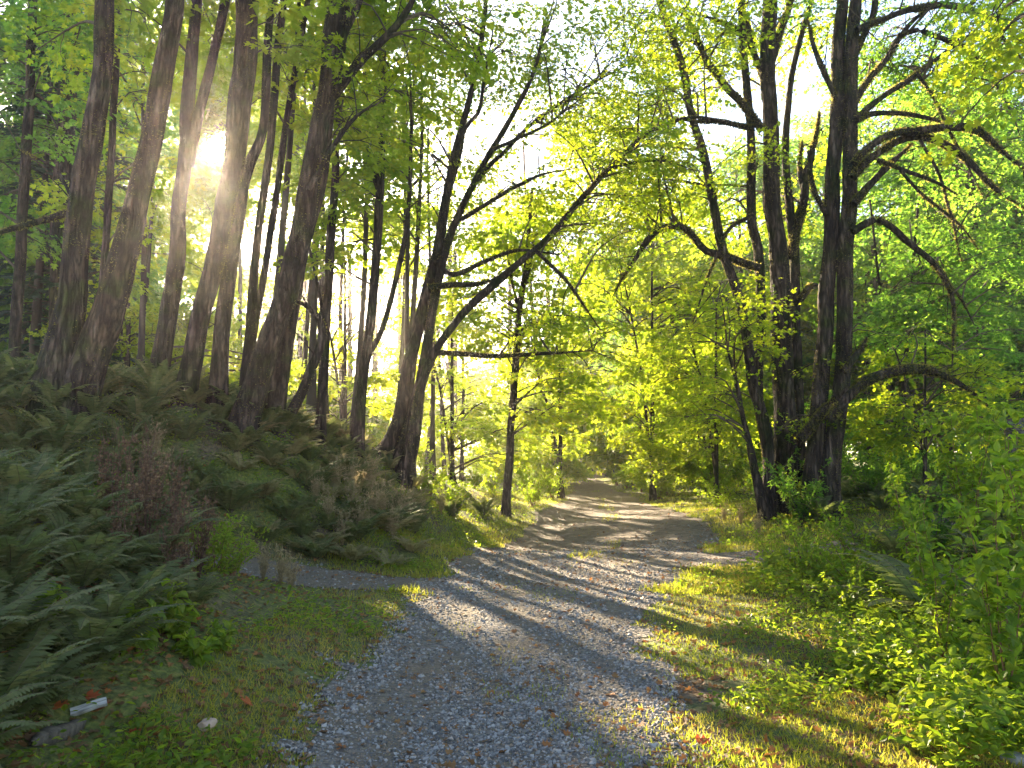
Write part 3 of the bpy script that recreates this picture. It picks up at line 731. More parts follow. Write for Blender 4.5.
K_weed = Kind(dry_weed(301, 1.0, 16), 'dry plant'); K_straw = Kind(dry_weed(302, 1.0, 26, 'straw'), 'dry plant')
for (px, d, sc) in [(118,7.0,1.0),(150,6.6,1.05),(172,6.9,1.0),(192,6.5,.85),(140,7.4,1.15),(165,7.6,1.0),(205,7.0,.8),(180,6.2,.7),(130,6.1,.7)]:
    kpx(K_weed, px, d, sc, 'brown withered weed stems standing in the thicket beside the near ferns', 'withered brown weeds in the thicket')
for (px, d, sc) in [(285,8.7,.5),(268,8.9,.45),(296,8.4,.45)]:
    kpx(K_straw, px, d, sc, 'short blond sunlit weed tuft at the mouth of the side path', 'blond weed tufts at the side path')
for (px, d, sc) in [(150,10.7,.6),(165,10.8,.55),(158,11.2,.6),(330,12,.7),(355,12.6,.8),(375,13,.8),(400,14,.8),(345,11.8,.6),(318,12.2,.6),(364,12.2,.7),(384,13.6,.7),(410,14.6,.7),(338,13,.7),(425,15.5,.6),(442,16.5,.6),(352,13.8,.7),(372,14.6,.7),(395,12.6,.6)]:
    kpx(K_straw, px, d, sc, 'dry grass like weeds catching the sun on the mound', 'dry weeds on the mound')
for (px, d, sc) in [(722,18,.5),(738,17,.5),(755,15.5,.55)]:
    kpx(K_straw, px, d, sc, 'straw coloured weed on the far verge before the clustered maple', 'straw coloured weeds on the far verge')
K_sm = Kind(shrub_proto('broadleaf_weed', 205, H=.32, spread=.2, ns=7, nl=7, ls=.10, stem_r=.004), 'weed')
for (px, d, sc) in [(165,5.3,1.0),(150,5.0,.9),(185,5.4,.8),(125,4.8,.8),(50,4.6,.9),(230,5.6,.6),(205,5.2,.7)]:
    kpx(K_sm, px, d, sc, 'small bright broad-leaved weed at the foot of the fern bank', 'broad-leaved weeds along the fern bank')
for (px, d, sc) in [(222,7.6,1.2),(236,8.0,1.1),(210,8.1,1.2)]:
    kpx(K_bush, px, d, sc*.6, 'soft green bush between the withered weeds and the side path', 'green bushes beside the withered weeds')

# ================================================================== FOREGROUND TREES
def PX(pts, d, w0=None, w1=None, ws=None, d1=None): return px_path(pts, d, w0, w1, ws, d1)
def top(d, px, rpx=150, n=7, ns=6, z=-120, sc=1.3): return blob(px, z, d, rpx, 90, 3.5, n, ns, sc)
LG = None
tree('leaning_maple', 'widest twin-stemmed mossy maple on the mound, forked low at its base', 'tree', LG,
     [PX([(52,400),(72,300),(80,200),(98,90),(104,0),(108,-160)], 11, ws=[50,36,29,26,24,20]),
      PX([(72,400),(108,310),(135,215),(160,90),(174,0),(196,-160)], 11, ws=[44,38,30,26,24,20])],
     [PX([(70,212),(40,222),(-20,238)], 11, 8, 5), PX([(84,240),(60,175),(20,150)], 11.2, 4, 2)],
     [top(11,130,190), top(13,20,150,n=10), blob(20,60,12,60,60,2,2,4), blob(240,-60,12,80,50,3,3,4)], 1, moss=5200, cull=True, leafsize=.9)
tree('slender_tree', 'thin straight tree nearest the edge of the mound, beyond the twin-stemmed maple', 'tree', LG,
     [PX([(14,395),(20,250),(27,130),(34,0),(38,-160)], 16, ws=[14,13,12,11,9])], [],
     [top(16,20,120,n=5), blob(20,60,16,60,80,2,7,5), blob(0,200,17,50,80,2,6,5)], 2, 'maple_deep', moss=700, cull=True)
tree('shadowed_trunk', 'broad hazy trunk standing behind the fork of the twin-stemmed maple', 'tree', LG,
     [PX([(58,390),(60,250),(66,120),(74,0),(78,-150)], 21, ws=[24,23,23,22,18])], [],
     [blob(90,60,22,80,110,3,12,6), blob(30,150,22,70,100,3,12,6), blob(90,250,22,50,60,3,7,5)], 3, 'maple_deep', moss=500, cull=True)
tree('thin_tree', 'thin tree rising between the two stems of the widest maple', 'tree', LG,
     [PX([(96,392),(106,240),(113,130),(119,0),(122,-150)], 17, ws=[10,9,9,8,6])], [],
     [blob(115,60,17,50,80,2,7,5), blob(125,200,18,40,80,2,6,5), top(17,120,90,n=5)], 4, 'maple', moss=300, cull=True)
tree('forked_alder', 'straight trunk just beyond the widest maple, forking near the sun', 'tree', LG,
     [PX([(156,396),(169,310),(179,225),(187,125),(196,0),(203,-160)], 13, ws=[25,22,19,17,15,12]),
      PX([(188,165),(200,110),(214,50),(226,-10),(240,-160)], 13, ws=[15,13,12,11,9])], [],
     [top(13,200,130,n=6), blob(180,20,13,40,50,2,2,4)], 5, moss=1600, cull=True)
tree('sunward_trunk', 'stout trunk directly beside the bright sun', 'tree', LG,
     [PX([(184,396),(203,310),(221,230),(235,145),(243,60),(246,0),(248,-160)], 12.6, ws=[24,24,24,28,29,28,22])],
     [PX([(196,350),(208,300),(216,250)], 12.8, 10, 7)],
     [top(12.6,250,120,n=6), blob(290,60,12.6,40,40,2,2,4)], 6, moss=2200, cull=True)
tree('crooked_trunk', 'trunk with a hooked broken top just past the stout one beside the sun', 'tree', LG,
     [PX([(217,414),(222,340),(231,262),(246,180),(262,130),(267,60),(272,10),(284,8)], 12.9, ws=[23,20,18,14,12,11,9,7])], [],
     [blob(262,-40,13,60,50,2,3,5)], 7, moss=1300, cull=True)
tree('heavy_leaning_trunk', 'thickest of the crowded leaning trunks, slanting towards the path', 'tree', LG,
     [PX([(242,418),(266,355),(290,275),(310,190),(325,100),(336,0),(350,-160)], 12.4, ws=[32,30,28,28,26,24,20])],
     [PX([(322,110),(360,60),(400,20),(430,-40)], 12.4, 11, 6), PX([(330,80),(345,30),(372,-30)], 12.6, 10, 7), PX([(308,190),(350,122),(386,100)], 12.2, 6, 3)],
     [top(12.4,350,150,n=8), blob(370,70,12.4,60,60,2,6,4,.75), blob(330,20,12.6,50,40,2,2,4,.8), blob(430,20,12.6,50,40,2,4,4,.8)], 8, moss=2600, cull=True, leafsize=.9)
tree('slim_leaning_stem', 'slim stem squeezed between the hooked trunk and the thickest leaning trunk', 'tree', LG,
     [PX([(243,410),(256,255),(268,160),(276,70),(284,0),(296,-120)], 13.6, ws=[14,11,10,10,9,8]),
      PX([(254,335),(270,240),(285,130),(299,50),(312,-20)], 13.8, ws=[9,9,8,8,7])], [],
     [top(13.6,300,100,n=4)], 9, moss=900, cull=True)
tree('rear_leaning_trunk', 'dark trunk leaning behind the thickest one, with a hooped mossy limb', 'tree', LG,
     [PX([(272,420),(286,345),(298,270),(318,190),(330,110),(343,20),(352,-120)], 13.2, ws=[24,20,19,18,16,14,12])],
     [PX([(292,412),(306,385),(318,350),(318,322),(304,302),(290,300)], 12.8, ws=[11,10,9,8,7,6])],
     [top(13.2,350,110,n=5), blob(340,90,13.2,30,50,2,4,4,.7)], 10, moss=1500, cull=True)
tree('upright_thin_tree', 'thin upright tree just beyond the hooped mossy limb', 'tree', LG,
     [PX([(320,430),(326,320),(332,220),(338,120),(341,0),(342,-120)], 15, ws=[13,12,11,9,8,6]), PX([(326,330),(312,260),(300,215)], 15, 5, 3)], [],
     [blob(340,130,15,40,60,2,6,5,.9), top(15,345,80,n=4)], 11, moss=500, cull=True)
tree('forking_tree', 'upright mossy tree forking head high, between thin tree and arching maple', 'tree', LG,
     [PX([(356,448),(363,372),(372,300),(380,200),(382,110),(384,20),(386,-100)], 16, ws=[15,13,12,11,10,8,6]),
      PX([(366,366),(382,330),(398,270),(408,215),(412,120)], 16, ws=[8,8,7,6,4])],
     [PX([(380,200),(368,150),(345,120)], 16, 4, 2)],
     [blob(395,60,16,50,60,2,10,5), blob(370,190,16,40,60,2,7,5,.9), blob(340,250,16,30,50,2,5,5,.9)], 12, moss=700, cull=True)
tree('arching_maple', 'large dark maple at the mound end, one limb arching over the path', 'tree', LG,
     [PX([(380,462),(398,430),(408,375),(424,300),(438,245),(452,165),(466,110),(478,60),(486,0),(492,-100)], 17, ws=[26,22,18,15,13,10,8,7,6,5]),
      PX([(398,466),(412,420),(424,360),(436,290),(452,230),(480,170),(510,120),(535,70),(545,20)], 16.8, ws=[22,16,13,11,10,8,7,5,4]),
      PX([(404,466),(414,440),(422,385),(436,350),(462,315),(490,288),(520,262),(548,238),(585,195),(620,158),(650,132),(690,118),(730,122)], 16.4, ws=[18,16,12,10,10,11,9,8,7,6,5.5,5,4])],
     [PX([(434,352),(460,354),(500,356),(545,353),(592,351)], 16.4, 6, 3),
      PX([(428,288),(450,285),(478,284),(500,276)], 16.6, 7, 4), PX([(436,260),(452,275),(485,262),(520,250),(560,254)], 16.8, 6, 3),
      PX([(452,170),(466,128),(480,108),(488,60),(505,40)], 17, 5, 3), PX([(460,220),(500,196),(540,175),(575,168)], 16.8, 5, 2),
      PX([(470,190),(505,150),(540,118),(585,88),(640,60)], 17.3, 5, 2), PX([(492,150),(540,128),(580,100)], 16.5, 4, 2),
      PX([(535,250),(570,285),(590,315),(600,330)], 16.2, 4, 2), PX([(585,195),(610,170),(660,160),(700,172)], 16.2, 3.5, 2),
      PX([(424,330),(432,270),(445,215),(462,150),(470,90)], 17.4, 6, 3)],
     [blob(460,40,17,80,60,2.5,20,5,.9), blob(560,70,17,90,60,3,30,5,.9), blob(540,170,17,70,50,2.5,12,4,.8), blob(640,60,17,70,60,3,24,6,.9),
      blob(630,150,17,60,60,2.5,22,5,.9), blob(430,150,17,50,70,2,7,4,.8), blob(600,220,17,50,40,2,12,5,.8), blob(560,340,16.4,60,40,1.6,8,5,.7), blob(480,-80,17,150,60,3,14,6)], 13, moss=3800, leafsize=.66, mossize=.045)
tree('slim_path_tree', 'slim dark tree standing alone at the path edge beyond the arching limb', 'tree', LG,
     [PX([(507,502),(511,430),(517,350),(521,300),(526,262),(532,190)], 22, ws=[9,7.5,7,6,5,3]), PX([(520,300),(530,262),(536,215)], 22, ws=[5,4,2.5]), PX([(519,310),(512,280),(506,240)], 22, ws=[4,3,2])],
     [], [blob(520,240,22,50,60,2.2,16,6), blob(545,320,22,50,50,2.2,14,6,.9), blob(480,330,22,50,50,2,12,6,.9), blob(545,400,21,40,35,2,10,5,.8)], 14, moss=500)

# right-hand cluster
tree('clustered_maple', 'maple of many twisting mossy stems beside the dirt spur', 'tree', LG,
     [PX([(784,498),(785,440),(782,352),(777,250),(771,200),(770,135),(768,34),(770,-130)], 18, ws=[26,25,24,21,19,19,18,14]),
      PX([(771,508),(766,430),(753,385),(748,345),(740,300),(722,245),(705,160),(693,118),(680,61),(668,27),(652,-20)], 17.4, ws=[15,13,12,12,11,11,10,9,9,8,7]),
      PX([(777,500),(761,412),(758,375),(762,318),(758,250),(752,217),(751,135),(744,61),(738,-40)], 17.9, ws=[13,12,11,11,11,11,10,9,7]),
      PX([(797,496),(800,440),(797,335),(794,250),(790,215),(785,150),(790,90),(800,40),(814,-10)], 18.2, ws=[14,12,11,11,10,9,7,6,5]),
      PX([(766,512),(757,480),(751,450),(744,420),(736,380),(728,350)], 17.2, ws=[12,10,8,6,5,3])],
     [PX([(763,130),(742,105),(722,80),(704,57),(685,10)], 17.8, 9, 6), PX([(762,70),(742,34),(720,22),(695,14)], 18, 7, 4),
      PX([(752,128),(730,124),(700,120),(672,118)], 17.8, 6, 4), PX([(760,268),(732,260),(706,250),(690,232),(676,227),(655,233),(636,256),(622,278),(612,298)], 17.4, ws=[8,8,8,7,7,7,6,4,3]),
      PX([(790,258),(803,205),(809,170),(819,112)], 18.1, 10, 7), PX([(806,200),(800,170),(802,140)], 18.2, 7, 4),
      PX([(772,60),(785,20),(800,-30)], 18, 8, 6), PX([(768,90),(750,40),(735,-20)], 18.2, 7, 4), PX([(800,300),(812,285),(822,288)], 18, 7, 5),
      PX([(752,215),(725,235),(700,300),(690,330)], 17.3, 4, 2)],
     [blob(690,40,18,70,60,3,24,6,.9), blob(760,30,19,90,50,3,20,6,.9), blob(660,180,18,60,50,2.5,18,6,.85), blob(720,330,17,60,50,2.5,12,5,.8),
      blob(740,200,19,70,60,2.5,14,5,.8), blob(800,200,19.5,50,70,2.5,10,5,.8), blob(760,-90,18,150,60,4,18,6,1), blob(720,400,17,50,40,2,9,5,.7), blob(810,400,17.5,40,60,1.5,6,5,.7)], 15, 'maple', moss=6000, leafsize=.7, mossize=.05)
tree('forked_maple', 'tall dark maple with paired trunks and drooping arched branches', 'tree', LG,
     [PX([(812,470),(822,385),(826,318),(830,250),(832,217),(836,120),(839,40),(843,-10),(846,-140)], 16.5, ws=[20,19,18,18,17,16,15,14,11]),
      PX([(832,470),(841,385),(845,318),(845,250),(848,217),(851,120),(852,40),(857,-10),(866,-140)], 16.3, ws=[20,19,18,18,17,16,15,14,10])],
     [PX([(856,120),(872,105),(890,91),(915,75),(937,61),(975,30)], 16, 8, 4), PX([(854,103),(868,80),(883,61),(898,40),(914,20),(944,0)], 16.3, 8, 4),
      PX([(854,164),(868,148),(883,137),(900,131),(924,129),(950,128),(971,130),(990,142),(1012,158),(1040,184)], 15.6, ws=[8,8,8,8,8,8,9,7,6,5]),
      PX([(853,178),(868,160),(883,149),(900,139),(917,135),(944,145),(965,162),(985,178),(1005,195),(1030,214)], 15.8, ws=[9,9,8,8,8,7,7,7,6,5]),
      PX([(853,204),(868,186),(883,169),(898,155),(912,143)], 16, 9, 6), PX([(857,120),(875,113),(900,112),(925,117),(951,125)], 16.1, 7, 4),
      PX([(852,232),(866,223),(880,219),(893,225),(906,238),(920,250),(932,262),(944,280),(952,305),(953,335),(952,368)], 15.8, ws=[8,8,8,7,7,6,6,5,4.5,4,3]),
      PX([(878,160),(900,168),(924,176),(942,184),(958,195)], 15.6, 5, 4), PX([(900,170),(918,190),(940,208),(960,225),(978,250)], 15.6, 4, 2),
      PX([(857,30),(880,20),(905,10),(940,6),(968,10),(985,18),(998,30),(1012,48),(1030,76)], 16, ws=[8,7,7,7,7,6,6,5,4]),
      PX([(900,36),(917,30),(936,34),(951,41),(968,52),(985,68),(996,84),(1006,102),(1020,138)], 16, ws=[6,6,6,6,6,5,5,4,3]),
      PX([(830,420),(846,397),(866,380),(882,373),(900,370),(916,370),(931,372),(950,379),(968,389),(990,407)], 15.4, ws=[11,10,10,10,10,9,9,9,9,6]),
      PX([(843,372),(854,358),(862,348),(868,336)], 15.8, 8, 5), PX([(800,440),(812,425),(822,410),(834,398)], 16.2, 10, 9),
      PX([(918,75),(935,100),(960,150),(985,200)], 15.8, 4, 2), PX([(948,285),(962,300),(975,325)], 15.8, 3, 2), PX([(920,140),(940,175),(950,215),(962,262)], 15.6, 4, 2),
      PX([(836,100),(820,60),(806,20)], 16.4, 6, 4), PX([(850,60),(870,20),(880,-40)], 16.3, 9, 6), PX([(826,215),(815,190),(808,150)], 16.5, 6, 4)],
     [blob(940,40,16.5,90,55,3,26,6,.85), blob(980,140,16.5,60,60,2.5,16,5,.8), blob(900,60,18,60,50,2.5,10,5,.8), blob(960,240,16.5,60,50,2,10,5,.75),
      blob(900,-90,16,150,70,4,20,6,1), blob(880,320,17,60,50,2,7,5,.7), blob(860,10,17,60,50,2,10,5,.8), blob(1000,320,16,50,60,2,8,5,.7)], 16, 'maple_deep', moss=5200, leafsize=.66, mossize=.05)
tree('low_branch_maple', 'drooping bright maple spray hanging low at the edge near the sapling row', 'tree', LG,
     [PX([(1060,470),(1052,330),(1050,150),(1046,-60)], 10, ws=[22,20,17,12])], [PX([(1054,400),(1030,385),(1010,400)],10,5,3)],
     [blob(1010,400,9.6,40,40,1,8,5,.5), blob(985,60,12,40,60,1.5,7,5,.8)], 17, 'maple', moss=600, leafsize=1.0)

# understory maples round the path bend
US = 'sunlit understory maples round the path bend'
def under(px, pyb, d, top_, blobs, seed, label, leaf='maple', w=5, lean=0, cull=False, moss=0, ls=.95):
    tree('vine_maple', label, 'tree', None, [PX([(px, pyb), (px+lean*.3, (pyb*.6+top_*.4)), (px+lean, top_)], d, ws=[w, w*.8, w*.35]), PX([(px, pyb-12), (px-lean*.2-12, pyb*.5+top_*.5), (px-30, top_+20)], d+.3, ws=[w*.7, w*.5, w*.3])], [], blobs, seed, leaf, LEAF_MAPLE, ls, moss, cull, 'bark', .3, 7, .08)
under(652, 484, 30, 250, [blob(640,380,30,80,45,3,20,7,.95), blob(600,300,30,70,45,3,16,7,.95), blob(690,310,30,70,50,3,22,7,1.0), blob(640,240,31,80,40,3,16,7,1.1), blob(648,450,29,26,30,1.4,12,6,.7)], 31, 'young yellow green maple with a thin dark trunk where the path bends')
under(452, 480, 25, 300, [blob(460,400,25,50,50,2,14,6,.8), blob(430,340,26,50,50,2.5,10,6,.9), blob(500,430,25,40,35,2,11,6,.8)], 32, 'bright young maple behind the base of the arching maple')
under(560, 486, 31, 330, [blob(560,430,31,32,40,1.8,13,6,.8), blob(550,370,31,50,40,2.5,13,6,.95), blob(600,400,33,26,22,2,9,6,.8)], 33, 'small glowing maple on the inner side of the path bend')
under(716, 492, 24, 300, [blob(715,420,24,40,40,1.8,14,6,.8), blob(700,370,24,50,40,2,16,6,.85), blob(740,300,25,50,50,2.5,14,6,.9)], 34, 'young bright maple just before the many-stemmed maple')
under(345, 452, 24, 250, [blob(335,380,24,40,50,2,12,6,.9), blob(380,400,24,30,40,2,10,6,.9), blob(360,300,25,50,50,2.5,10,6,.9)], 35, 'bright young maple beyond the upright thin tree on the mound', cull=True)
under(553, 482, 41, 120, [blob(560,210,38,80,50,4,20,7,1.2), blob(640,150,38,80,60,4,24,7,1.25), blob(690,230,38,60,60,4,16,7,1.2), blob(600,290,40,60,30,4,12,7,1.2)], 36, 'taller maple whose crown spans the gap above the path', w=7, lean=45, cull=True)
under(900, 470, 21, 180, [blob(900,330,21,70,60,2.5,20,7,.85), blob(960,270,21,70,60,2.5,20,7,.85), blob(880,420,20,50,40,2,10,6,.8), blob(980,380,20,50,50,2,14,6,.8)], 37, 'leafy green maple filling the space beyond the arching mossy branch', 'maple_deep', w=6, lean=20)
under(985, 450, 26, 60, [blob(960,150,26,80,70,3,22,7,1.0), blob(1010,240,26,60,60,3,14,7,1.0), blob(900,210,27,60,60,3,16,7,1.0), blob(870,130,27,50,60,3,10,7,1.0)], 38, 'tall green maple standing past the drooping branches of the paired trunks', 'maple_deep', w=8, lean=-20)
def wood(px, d, top_, blobs, seed, label, leaf='maple', w=6, ls=1.5, lean=0):
    tree('distant_maple', label, 'tree', 'distant maples behind the leaning trunks', [PX([(px, 400), (px+lean*.4, 250), (px+lean, top_)], d, ws=[w, w*.8, w*.4])], [], blobs, seed, leaf, LEAF_DIA, ls, 0, True, 'barkfar', .3, 7, .08)
WM = 'low distant maple closing the view under the arching limb'
for i, (px, d, y0, ry, nb) in enumerate([(400,44,400,55,26),(455,48,395,60,30),(510,50,390,60,30),(548,56,400,50,24),(350,40,400,50,20),(300,42,395,50,20),(240,46,395,45,18)]):
    wood(px, d, 330, [blob(px+RS.uniform(-10,10), y0, d, 42, ry, 3.5, nb, 8, 1.5)], 60+i, WM, w=5)
WL = 'tall distant maple whose leaves fill the gaps between the leaning trunks'
wood(150, 52, 20, [blob(150,60,52,45,60,5,16,8,2.0), blob(160,250,50,50,70,5,20,8,1.8), blob(120,150,52,30,50,4,8,8,1.8)], 51, WL)
wood(232, 50, 10, [blob(215,45,50,50,45,5,12,8,1.8), blob(215,240,50,45,50,5,16,8,1.8), blob(230,330,48,50,50,5,16,8,1.6), blob(205,170,50,34,40,3,60,8,1.2), blob(212,110,50,30,40,3,50,8,1.2), blob(215,142,50,36,34,2,60,8,.8), blob(240,205,48,26,34,2.5,34,8,1.2), blob(245,90,50,30,50,3,12,8,1.3)], 52, WL)
wood(305, 46, 10, [blob(290,60,46,50,60,5,34,8,1.6), blob(275,150,47,40,40,3,30,8,1.4), blob(300,300,46,50,60,5,18,8,1.6), blob(320,200,46,40,60,4,10,8,1.6)], 53, WL)
wood(375, 48, 60, [blob(370,100,48,50,60,4,12,8,1.7), blob(390,230,48,50,60,4,12,8,1.6), blob(375,350,48,50,50,4,14,8,1.6)], 54, WL)
wood(450, 52, 60, [blob(440,330,50,60,60,4,14,8,1.6), blob(480,210,52,50,50,4,6,8,1.4)], 55, WL)
under(925, 478, 16.5, 330, [blob(905,415,16.5,45,35,1.4,12,6,.65), blob(960,400,16.5,40,40,1.4,10,6,.65), blob(900,360,18,30,30,1.4,6,5,.7)], 40, 'bushy young maple under the arching mossy branch, low and bright', 'maple', w=5)
under(128, 395, 22, 200, [blob(130,330,22,40,40,2,12,6,.9), blob(150,250,23,40,50,2,9,6,.9), blob(290,370,22,30,30,2,6,6,.8)], 39, 'bright low maple seen between the twin-stemmed maple and the forked trunk')
# ================================================================== BACKGROUND TREES
def bg_tree(name, seed, H, trunk_r, blobs, leaf, tmpl=LEAF_DIA, lean=0., ls=1.15, stems=1, sc=1.0):
    rs = np.random.RandomState(seed); limbs = []; mb = MB()
    for s in range(stems):
        a = rs.rand()*6.28; n = 7; t = np.linspace(0,1,n); ln = rs.uniform(.03,.09)*H*(1 if s else .5)+lean
        p = np.stack([math.cos(a)*ln*t+rs.normal(0,.01,n).cumsum()*H*.5, math.sin(a)*ln*t+rs.normal(0,.01,n).cumsum()*H*.5, H*.93*t*(1-.06*s)-.2], 1)
        r = trunk_r*(1-.82*t)*(1-.2*s); r[0] *= 1.35
        p, r = smooth_path(p, .6, list(r)); mb.tube(p, r, 7, 0, .1, seed); limbs.append((p, r))
    root = empty(name, (0,0,0)); mb.build('trunk', M['barkfar'], root, True)
    cb = MB(); grow_crown.__globals__['_bg'] = 1
    bb = [((c[0]*H, c[1]*H, c[2]*H), (r[0]*H, r[1]*H, r[2]*H), nb, ns, s_*sc) for (c, r, nb, ns, s_) in blobs]
    bb = [((c[0], c[1]+1000, c[2]), r, nb, ns, s_) for (c, r, nb, ns, s_) in bb]     # generate away from the camera's clear space
    limbs2 = [(p+np.array([0,1000,0]), r) for p, r in limbs]
    grow_crown(cb, limbs2, bb, rs, tmpl, ls, False)
    for v in cb.v: v[:, 1] -= 1000
    cb.build('crown', [M['twig'], M[leaf]], root)
    return root
def around(n, z0, z1, rad, rs, nb=4, ns=6, s=1.2):
    out = []
    for i in range(n):
        a = rs.rand()*6.28; z = rs.uniform(z0, z1); r = rad*rs.uniform(.3,1)*(1-.45*abs((z-(z0+z1)/2)/((z1-z0)/2+1e-6)))
        out.append(((math.cos(a)*r, math.sin(a)*r, z), (.11,.11,.07), nb, ns, s))
    return out
rb = np.random.RandomState(400)
KB = {
 'round': Kind(bg_tree('broadleaf_tree', 401, 11, .16, around(17,.18,.95,.3,rb,5,7,1.3), 'maple', stems=2), 'tree'),
 'wide': Kind(bg_tree('spreading_maple', 402, 9, .12, around(16,.12,.95,.38,rb,5,7,1.2), 'maple', stems=3), 'tree'),
 'tall': Kind(bg_tree('tall_alder', 403, 20, .2, around(18,.3,.98,.16,rb,5,6,1.5), 'maple_deep', stems=1), 'tree'),
 'dark': Kind(bg_tree('dense_tree', 404, 15, .2, around(22,.08,.95,.24,rb,5,7,1.5), 'maple_deep', stems=1), 'tree'),
 'thin': Kind(bg_tree('thin_alder', 405, 17, .11, around(8,.45,.98,.10,rb,2,4,1.0), 'maple', stems=1), 'tree'),
}
def conifer(seed, H):
    rs = np.random.RandomState(seed); mb = MB(); root = empty('conifer', (0,0,0))
    mb.tube(np.array([(0,0,-.2),(0,0,H*.5),(0,0,H)]), [.24,.14,.02], 7, 0); mb.build('trunk', M['barkfar'], root, True)
    cb = MB(); n = 150
    for i in range(n):
        z = H*(.08+.9*i/n); L_ = (H*.24)*(1-z/H)**.8*rs.uniform(.7,1.1)+.3; a = rs.rand()*6.28
        t = np.linspace(0,1,6); p = np.stack([math.cos(a)*L_*t, math.sin(a)*L_*t, z-.35*L_*t**1.3+.06*L_*t], 1); cb.tube(p, np.linspace(.03,.006,6), 4, 0, cap=False)
        m = int(26*L_)+8; tt = rs.uniform(.15,1,m); i_ = np.minimum((tt*5).astype(int),4); c = p[i_]+(p[i_+1]-p[i_])*(tt*5-i_)[:, None]
        sd = np.array([-math.sin(a), math.cos(a), 0]); sg = rs.choice([-1,1], m)[:, None]
        d = sd*sg+np.array([math.cos(a),math.sin(a),-.4])*rs.uniform(.3,1.1,(m,1))+rs.normal(0,.15,(m,3))
        F_ = frames(d, np.tile([0,0,1.],(m,1))+rs.normal(0,.3,(m,3)))*np.stack([np.full(m,.16), rs.uniform(.25,.55,m), np.full(m,.3)],1)[:, None, :]
        cb.inst(LEAF_DIA[0], LEAF_DIA[1], F_, c, 1, rs.rand(m))
    cb.build('crown', [M['twig'], M['conifer']], root); return root
KB['conifer'] = Kind(conifer(406, 18), 'conifer')
def bgx(kind, px, d, sc, label, group): kpx(KB[kind], px, d, sc, label, group)
rs = np.random.RandomState(17)
for (px, d, sc) in [(552,40,.6),(500,56,.8),(660,34,.6),(705,31,.65),(740,38,1.0),(520,60,1.15),(545,50,1.1),(640,48,1.1),(450,60,1.0),(410,56,1.0),(360,50,.75)]:
    bgx('wide', px, d, sc, 'bright yellow green maple glowing in the sun beyond the path bend', 'sunlit maples in the middle distance')
for (px, d, sc) in [(690,46,1.2),(780,44,1.1),(870,42,1.1),(950,44,1.1),(1040,40,1.0),(620,66,1.3),(660,60,1.2)]:
    bgx('round', px, d, sc, 'full crowned green tree behind the sunlit maples', 'full crowned trees in the distance')
for (px, d, sc) in [(660,52,1.3),(730,50,1.35),(800,56,1.3),(870,54,1.25),(940,52,1.2),(1010,50,1.2),(700,62,1.5),(840,58,1.5),(960,54,1.4),(1080,36,1.2),(770,70,1.6),(900,68,1.6)]:
    bgx('dark', px, d, sc, 'deep green shaded tree in the hazy wood behind the maples', 'deep green trees of the hazy wood')
for (px, d, sc) in [(750,44,1.1),(890,40,1.1),(980,46,1.2),(830,52,1.3),(1050,32,1.0),(20,30,1.0),(-30,26,.9),(90,36,1.0)]:
    bgx('tall', px, d, sc, 'tall narrow tree reaching above the wood', 'tall narrow trees of the wood')
for (px, d, sc) in [(40,34,.9),(100,30,.7),(-20,32,1.0),(140,38,.7),(0,42,1.1),(70,48,1.1)]:
    bgx('dark', px, d, sc, 'dusky green tree seen between the trunks on the mound', 'dusky trees behind the mound')
for (px, d, sc) in [(170,30,.7),(215,34,.65),(130,27,.55),(190,42,.8),(280,44,.85)]:
    bgx('wide', px, d, sc, 'low bright maple seen between the leaning trunks', 'low maples behind the leaning trunks')
for (px, d, sc) in [(330,22,.9),(346,28,1),(393,24,.95),(404,30,1),(446,35,.9),(461,36,.9),(297,24,.9),(128,22,.8),(425,38,1),(262,14.6,.8),(309,17,.85),(399,20,.9),(416,19.5,.8),(350,19,.85),(140,19,.85),(432,24,.8)]:
    bgx('thin', px, d, sc, 'thin pale stemmed tree in the open wood behind the leaning trunks', 'thin trees behind the leaning trunks')
for (px, d, sc) in [(574,66,.8),(592,71,.9),(608,69,.8),(624,66,.85),(640,72,1.0),(560,72,1.0),(585,80,1.2),(600,84,1.2),(618,80,1.2),(545,84,1.2)]:
    bgx('conifer', px, d, sc, 'dark conifer closing the far end of the path', 'dark conifers at the far end of the path')
for (px, d, sc) in [(1085,26,.8),(75,26,.8),(30,22,.7)]:
    bgx('conifer', px, d, sc, 'drooping conifer in shade at the fringe of the clearing', 'drooping conifers at the fringe')

# ================================================================== SMALL THINGS
def gp(px, py):
    r = ray(px, py); o = np.array([0, 0, CAM_H]); t = 2.0
    while t < 60:
        q = o+r*t
        if q[2] < hz(q[0], q[1]): break
        t += .03
    return q
def chunk(name, px, py, d, size, mat, label, cat, seed, sub=2):
    import bmesh
    bm = bmesh.new(); bmesh.ops.create_icosphere(bm, subdivisions=sub+1, radius=1)
    for v in bm.verts:
        c = np.array(v.co); k_ = 1+.22*float(fbm(c[0]*1.3+seed, c[1]*1.3, c[2]*1.3, 3)); 
        c = np.clip(c*k_, -.78, .78); v.co = Vector(c*np.array(size))
    me = bpy.data.meshes.new(name); bm.to_mesh(me); bm.free(); me.materials.append(M[mat])
    o = bpy.data.objects.new(name, me); COL.objects.link(o)
    x, d = gp(px, py)[:2]; o.location = (x, d, hz(x, d)+size[2]*.45); o.rotation_euler = (0,0,seed)
    return tag(o, label, cat)
chunk('stone', 207, 731, 4.35, (.062,.045,.036), 'rock', 'pinkish brown stone lying alone in the grass', 'stone', 1.3)
chunk('stone', 1014, 764, 4.0, (.07,.055,.035), 'greyrock', 'pale stone below the tall bright sapling', 'stone', 2.1)
